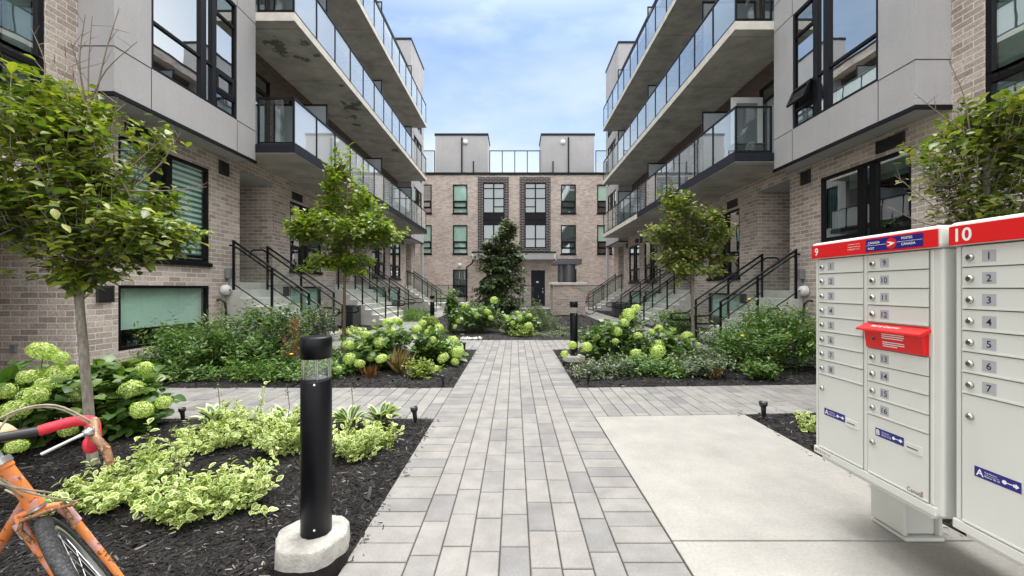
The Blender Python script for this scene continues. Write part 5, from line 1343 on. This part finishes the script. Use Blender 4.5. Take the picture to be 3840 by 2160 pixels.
hyd(310, 3.85, [(300, 990, 0, .40, .35, .26), (340, 1000, 0, .26, .3, .22), (250, 950, 0, .25, .3, .2), (300, 1050, -.1, .34, .3, .14)], 62, 200, 'hydrangea bush right of the pale tree trunk, with four round lime heads',
    [(330, 980, 3.7, .105), (357, 1030, 3.6, .098), (412, 1012, 3.75, .072), (362, 928, 4.0, .085), (240, 927, 4.2, .08), (385, 965, 3.95, .05), (265, 1030, 3.75, .06), (172, 1082, 4.1, .06)])
hyd(945, 6.7, [(930, 880, 0, .48, .5, .34), (985, 860, 0, .35, .4, .34), (890, 920, -.1, .3, .3, .22)], 63, 200, 'hydrangea bush just right of the nearest bollard cap, with lime heads',
    [(877, 868, 6.4, .11), (880, 902, 6.2, .11), (905, 915, 6.1, .09), (922, 845, 6.6, .12), (955, 862, 6.5, .12), (935, 900, 6.3, .08), (960, 902, 6.1, .10), (985, 835, 6.8, .11), (975, 812, 7.0, .11), (1000, 808, 7.1, .10), (850, 930, 6.0, .08), (905, 868, 6.5, .09)], hi=False)
hyd(1095, 7.3, [(1090, 860, 0, .40, .4, .30), (1130, 880, 0, .32, .4, .26), (1060, 880, -.1, .3, .3, .22)], 64, 190, 'hydrangea bush at the far right corner of the left flower bed',
    [(1048, 828, 7.4, .11), (1075, 838, 7.3, .10), (1105, 825, 7.6, .10), (1112, 868, 7.2, .09), (1140, 858, 7.3, .12), (1150, 885, 7.0, .13), (1115, 900, 6.9, .12), (1088, 855, 7.1, .08), (1145, 910, 6.9, .08), (1063, 812, 7.6, .08), (1095, 928, 6.5, .08)], hi=False)
hyd(1535, 7.4, [(1540, 850, 0, .48, .5, .40), (1490, 865, 0, .35, .4, .28), (1585, 830, 0, .33, .4, .34)], 65, 210, 'tall hydrangea bush behind the right bollard, with the highest lime heads',
    [(1583, 790, 7.3, .14), (1600, 776, 7.4, .10), (1550, 834, 7.1, .12), (1500, 850, 7.2, .09), (1440, 868, 6.9, .09), (1476, 873, 6.7, .10), (1570, 812, 7.2, .10), (1605, 845, 7.0, .09), (1548, 858, 6.9, .07), (1420, 890, 6.6, .07)], hi=False)
hyd(1655, 7.0, [(1650, 870, 0, .50, .5, .34), (1700, 870, 0, .33, .4, .30), (1610, 890, 0, .3, .3, .24)], 66, 200, 'hydrangea bush in the middle of the right bed, left of the slim trunk',
    [(1655, 884, 6.5, .135), (1660, 866, 6.8, .10), (1600, 888, 6.5, .10), (1615, 895, 6.3, .06), (1657, 826, 7.2, .09), (1690, 832, 7.2, .08), (1728, 846, 7.0, .115), (1755, 868, 6.9, .06), (1640, 835, 7.1, .07)], hi=False)
hyd(1195, 12.3, [(1195, 790, 0, .75, .7, .42), (1155, 800, 0, .4, .5, .35), (1240, 790, 0, .45, .5, .4)], 67, 260, 'wide hydrangea bush in front of the dark conical tree, on its left',
    [(1243, 755, 12.2, .14), (1172, 772, 12.2, .14), (1194, 785, 12, .13), (1212, 783, 12, .12), (1226, 786, 11.9, .14), (1155, 808, 11.8, .12), (1200, 795, 11.8, .11), (1235, 800, 11.8, .10), (1145, 822, 11.6, .08)], hi=False, lpt=6)
hyd(1300, 11.8, [(1300, 815, 0, .45, .5, .32), (1325, 805, 0, .35, .4, .3)], 68, 150, 'small hydrangea bush in front of the dark conical tree, on its right',
    [(1278, 800, 11.6, .11), (1310, 800, 11.6, .14), (1302, 788, 11.9, .09), (1330, 795, 11.7, .12), (1330, 820, 11.3, .14), (1290, 812, 11.4, .08)], hi=False)
# green shrubs
def shrub(px, Y, lobes, seed, n, lpt, Ls, lm, label, **kw):
    plant('shrub', 'shrub', (gx(px, Y), Y, 0), [(gx(l[0], Y), Y+l[2], gz(l[1], Y), *l[3:6]) for l in lobes], seed, n, lpt, Ls, lm, label, **kw)
GS = 'green shrubs in the flower beds'
shrub(650, 6.9, [(650, 870, 0, .95, .75, .48), (700, 800, .2, .55, .5, .30), (560, 870, 0, .6, .6, .40), (620, 790, .1, .4, .4, .22)], 71, 900, 12, .072, 'leafs', 'large fine-leaved green shrub left of the nearest bollard, below the left meter', asp=.36, hi=False, group=GS, tl=.28, stems=.15, shell=.1)
shrub(480, 6.3, [(480, 880, 0, .62, .6, .30), (440, 850, 0, .45, .5, .30), (530, 830, .1, .35, .4, .3)], 72, 470, 12, .068, 'leafs', 'spreading green shrub under the pale green basement window', asp=.36, hi=False, group=GS, tl=.30, stems=.15, shell=.1)
shrub(760, 6.0, [(760, 930, 0, .50, .4, .20), (640, 930, 0, .7, .35, .18), (830, 925, .1, .35, .4, .2)], 73, 560, 10, .060, 'leafs', 'low green shrub along the left cross path, behind the nearest bollard', asp=.45, hi=False, group=GS, tl=.18, stems=.1, shell=.1)
shrub(440, 5.85, [(440, 935, 0, .62, .30, .15), (370, 920, 0, .4, .35, .18)], 74, 300, 10, .060, 'leafh', 'low green plants along the left end of the cross path', asp=.5, hi=False, group=GS, tl=.15, stems=.1, shell=.1)
shrub(1920, 6.8, [(1920, 850, 0, .95, .75, .46), (1960, 800, .2, .55, .5, .36), (1840, 860, 0, .55, .6, .36), (2030, 830, 0, .5, .6, .45), (1850, 900, -.3, .5, .4, .2)], 75, 1080, 12, .072, 'leafs', 'large fine-leaved green shrub left of the mailboxes', asp=.36, hi=False, group=GS, tl=.28, stems=.15, shell=.1)
shrub(1500, 6.15, [(1490, 925, 0, .36, .35, .20), (1560, 920, 0, .3, .3, .22)], 76, 330, 10, .048, 'leafg', 'low grey-green plant at the near corner of the right bed', asp=.42, hi=False, group=GS, tl=.16, stems=.3, shell=.1)
shrub(1640, 6.2, [(1620, 915, 0, .40, .35, .20), (1680, 925, -.1, .3, .3, .16)], 77, 300, 10, .055, 'leafs', 'low green plant below the big lime flower heads of the right bed', asp=.45, hi=False, group=GS, tl=.16, stems=.3, shell=.1)
shrub(1760, 6.2, [(1760, 910, 0, .50, .35, .18)], 78, 260, 10, .055, 'leafg', 'low mottled plant right of the slim trunk in the right bed', asp=.45, hi=False, group=GS, tl=.16, stems=.3, shell=.1)
shrub(1920, 5.95, [(1915, 925, 0, .30, .25, .11)], 79, 130, 9, .055, 'leafh', 'small low green plant before the large shrub by the mailboxes', asp=.5, hi=False, group=GS, tl=.12, stems=.3, shell=.1)
shrub(1055, 6.1, [(1060, 925, 0, .26, .25, .17)], 80, 130, 9, .050, 'leafy', 'small yellow-green plant between the dry grass and the path', asp=.5, hi=False, group=GS, tl=.14, stems=.3, shell=.1)
shrub(1385, 13.2, [(1355, 800, 0, .62, .7, .45), (1345, 775, .3, .3, .4, .4), (1410, 825, 0, .45, .5, .18)], 81, 560, 12, .075, 'leafg', 'airy grey-green shrub left of the brick planter', asp=.22, hi=False, group=GS, tl=.40, stems=.6, shell=.1, up=1.6)
shrub(1325, 11.3, [(1315, 832, 0, .40, .35, .20)], 82, 170, 9, .07, 'leafy', 'yellow-green plant at the front of the middle bed', asp=.4, hi=False, group=GS, tl=.16, stems=.3, shell=.1)
shrub(1420, 11.4, [(1400, 840, 0, .5, .4, .12)], 83, 170, 9, .06, 'leafg', 'low grey-green edging plant at the right front of the middle bed', asp=.35, hi=False, group=GS, tl=.2, stems=.3, shell=.1)
shrub(1040, 17.0, [(1045, 790, 0, .75, 1.2, .35)], 84, 420, 12, .10, 'leafs', 'dark grassy plants in the bed by the far left stairs', asp=.16, hi=False, group=GS, tl=.45, stems=.1, shell=.1, up=1.6)
shrub(1090, 11.4, [(1085, 808, 0, .28, .3, .16)], 85, 110, 9, .07, 'leafy', 'small reddish-green plant at the left front of the middle bed', asp=.4, hi=False, group=GS, tl=.16, stems=.3, shell=.1)
shrub(1130, 12.9, [(1138, 765, 0, .28, .3, .45)], 86, 120, 9, .10, 'leafh', 'tall slim leafy plant at the end of the left lane', asp=.6, hi=False, group=GS, tl=.16, stems=.5, shell=.1)
shrub(905, 11.6, [(885, 832, 0, .45, .5, .12)], 87, 120, 9, .07, 'leafv', 'pale variegated plants at the foot of the near left stairs', asp=.5, group=GS, tl=.16, stems=.3, shell=.1)
shrub(1700, 11.8, [(1700, 800, 0, .8, .6, .28)], 88, 260, 9, .07, 'leafs', 'dark green plants between the right stairs', asp=.5, hi=False, group=GS, tl=.2, stems=.3, shell=.1)
shrub(820, 9.0, [(800, 800, 0, .55, .5, .38), (760, 830, 0, .5, .5, .3)], 89, 300, 10, .065, 'leafg', 'pale leafy shrub at the foot of the near left stairs, behind the large shrub', asp=.45, hi=False, group=GS, tl=.25, stems=.2, shell=.1)
shrub(820, 6.6, [(825, 905, 0, .28, .3, .26)], 92, 200, 9, .055, 'leafs', 'small dense green plant between the nearest bollard and the hydrangea', asp=.45, hi=False, group=GS, tl=.16, stems=.2, shell=.1)
# rusty astilbe plumes and yellow flowers
T_ = thing('astilbe', (gx(745, 6.2), 6.2, 0), 'withered rust-brown plume flower in front of the large left shrub', 'flower')
r = np.random.RandomState(5); n = 700
P = np.stack([gx(745, 6.2)+r.normal(0, .035, n), 6.15+r.normal(0, .035, n), r.uniform(.30, .86, n)], 1); P[:,:2] += (r.choice([-.11, 0, .02, .12], n)*(P[:,2] < .62))[:,None]*np.array([1, .3])
link(leaf_mesh('plume', P, unit(r, n), unit(r, n), np.full(n, .03), np.full(n, .012), 'rust', False), 'plume', T_)
q = MB(); q.tube([(gx(745, 6.2), 6.15, 0), (gx(745, 6.2), 6.15, .8)], .004, 5); q.build('stem', 'stem', T_)
for i, (px, py, Y) in enumerate(((742, 888, 6.0), (1858, 742+100, 6.1), (1875, 752, 6.4))):
    x, z = gx(px, Y), gz(py, Y)
    T_ = thing('yellow_flower', (x, Y, 0), ('single yellow flower on the large left shrub', 'lower yellow flower on the large right shrub', 'upper yellow flower on the large right shrub')[i], 'flower', 'small yellow flowers')
    q = MB(); q.lathe([(0, .012), (.022, .008), (.028, -.004), (0, -.012)], (x, Y-.1, z), 10); q.build('bloom', 'yellow', T_)
    q = MB(); q.tube([(x, Y, 0), (x, Y-.1, z-.01)], .003, 5, False); q.build('stem', 'stem', T_)
# dry grass tufts
def tuft(px, Y, h, n, seed, mt, label, sp=.12, w=.008):
    r = np.random.RandomState(seed); x = gx(px, Y); T_ = thing('grass_tuft', (x, Y, 0), label, 'grass', 'grass tufts')
    P = np.stack([x+r.normal(0, .03, n), Y+r.normal(0, .03, n), np.zeros(n)+.01], 1); D = np.stack([r.normal(0, .38, n), r.normal(0, .38, n), np.ones(n)], 1)
    Lz = h*r.uniform(.5, 1.1, n); link(leaf_mesh('blades', P, D, unit(r, n), Lz, np.full(n, w), mt, False), 'blades', T_)
tuft(1005, 6.3, .42, 90, 3, 'grass_dry', 'dry tan grass tuft in the left flower bed')
tuft(930, 6.0, .22, 50, 4, 'rust', 'small reddish dry tuft at the near edge of the left flower bed')
tuft(1800, 5.95, .16, 60, 6, 'rust', 'reddish dry tuft at the near edge of the right flower bed')
# variegated creepers
def vari(px, py, r, h, seed, n, label, ext=()):
    Y = 1359.6/(py-725); x = gx(px, Y)
    h *= 1.35; lb = [(x, Y, h*.45, r, r*.75, h*.5)]+[(x+a, Y+b_, c, d, d, e) for a, b_, c, d, e in ext]
    plant('variegated_creeper', 'shrub', (x, Y, 0), lb, seed, int(n*.66), 16, .039, 'leafv', label, asp=.62, droop=.05, tl=.27, group='variegated creepers with cream-edged leaves', stems=.5, shell=.15, up=.45, opp=True, jit=.004, sr=.0022)
vari(265, 1275, .34, .20, 101, 120, 'cream-edged creeper clump nearest the bicycle')
vari(360, 1225, .26, .26, 102, 110, 'cream-edged creeper clump with a tall upright sprig, right of the tree foot', ext=[(.02, .05, .34, .05, .12)])
vari(455, 1300, .25, .20, 103, 100, 'cream-edged creeper clump with one green leaf whorl, lowest in the bed')
vari(575, 1275, .32, .24, 104, 135, 'cream-edged creeper clump ending in a sprig toward the nearest bollard', ext=[(.22, .03, .18, .10, .06)])
vari(500, 1130, .32, .18, 105, 110, 'cream-edged creeper clump trailing left, in the middle of the bed')
vari(610, 1110, .36, .28, 106, 150, 'cream-edged creeper clump with a tall spire, in the second row', ext=[(.12, .1, .42, .06, .14)])
vari(725, 1135, .32, .26, 107, 130, 'cream-edged creeper clump directly left of the nearest bollard')
vari(890, 1150, .28, .24, 108, 120, 'cream-edged creeper clump directly right of the nearest bollard')
vari(965, 1125, .16, .20, 109, 60, 'small cream-edged creeper clump nearest the main path')
vari(2035, 1085, .12, .16, 110, 40, 'small cream-edged creeper beside the numbered 9 mailbox')
# hostas
def hosta(px, Y, n, Ls, seed, label, stalk=True):
    r = np.random.RandomState(seed); x = gx(px, Y); T_ = thing('hosta', (x, Y, 0), label, 'plant', 'hostas')
    th = r.uniform(0, 6.28, n); el = r.uniform(.35, 1.2, n); D = np.stack([np.cos(th)*np.cos(el), np.sin(th)*np.cos(el), np.sin(el)], 1)
    P = np.array([x, Y, .03])+D*.04; Nn = np.stack([-np.cos(th)*np.sin(el), -np.sin(th)*np.sin(el), np.cos(el)], 1)
    Lz = Ls*r.uniform(.75, 1.15, n); link(leaf_mesh('leaves', P, D, Nn, Lz, Lz*.36, 'leafo', True), 'leaves', T_)
    if stalk:
        q = MB(); q.tube([(x, Y, .03), (x+.03, Y, .25), (x+.01, Y, .42)], .003, 5); q.build('flower_stalk', 'stem', T_)
        r2 = 12; P = np.stack([x+.01+r.normal(0, .012, r2), Y+r.normal(0, .012, r2), r.uniform(.32, .44, r2)], 1); link(leaf_mesh('buds', P, unit(r, r2), unit(r, r2), np.full(r2, .025), np.full(r2, .01), 'leafg', False), 'buds', T_)
hosta(545, 3.75, 26, .24, 1, 'hosta with pale-edged leaves at the far edge of the near left bed')
hosta(720, 3.7, 18, .22, 2, 'hosta half hidden just left of the nearest bollard', True)
hosta(880, 3.85, 22, .19, 3, 'hosta with a tall flower stalk just right of the nearest bollard')
hosta(956, 3.9, 26, .20, 4, 'bushy hosta in front of the left cross path, nearest the corner spike light', False)
# pebbles
r = np.random.RandomState(3); n = 150; P = np.stack([r.uniform(-1.4, -.85, n), 10.46+r.beta(1, 2, n)*.35, r.uniform(.0, .03, n)], 1)
ph = (1+5**.5)/2; iv = norm(np.array([(-1,ph,0),(1,ph,0),(-1,-ph,0),(1,-ph,0),(0,-1,ph),(0,1,ph),(0,-1,-ph),(0,1,-ph),(ph,0,-1),(ph,0,1),(-ph,0,-1),(-ph,0,1)]))
ifc = [(0,11,5),(0,5,1),(0,1,7),(0,7,10),(0,10,11),(1,5,9),(5,11,4),(11,10,2),(10,7,6),(7,1,8),(3,9,4),(3,4,2),(3,2,6),(3,6,8),(3,8,9),(4,9,5),(2,4,11),(6,2,10),(8,6,7),(9,8,1)]
X = unit(r, n); Yv = norm(np.cross(X, unit(r, n))); Z = np.cross(X, Yv); s_ = r.uniform(.018, .04, n)[:,None]
tag(link(inst_mesh('pebbles', iv, ifc, P, X*s_, Yv*s_*.8, Z*s_*.6, 'pebble', smooth=True), 'pebbles'), 'patch of white pebbles at the front of the middle bed', 'pebbles', kind='stuff')
for m_ in list(bpy.data.meshes):
    if m_.users == 0: bpy.data.meshes.remove(m_)
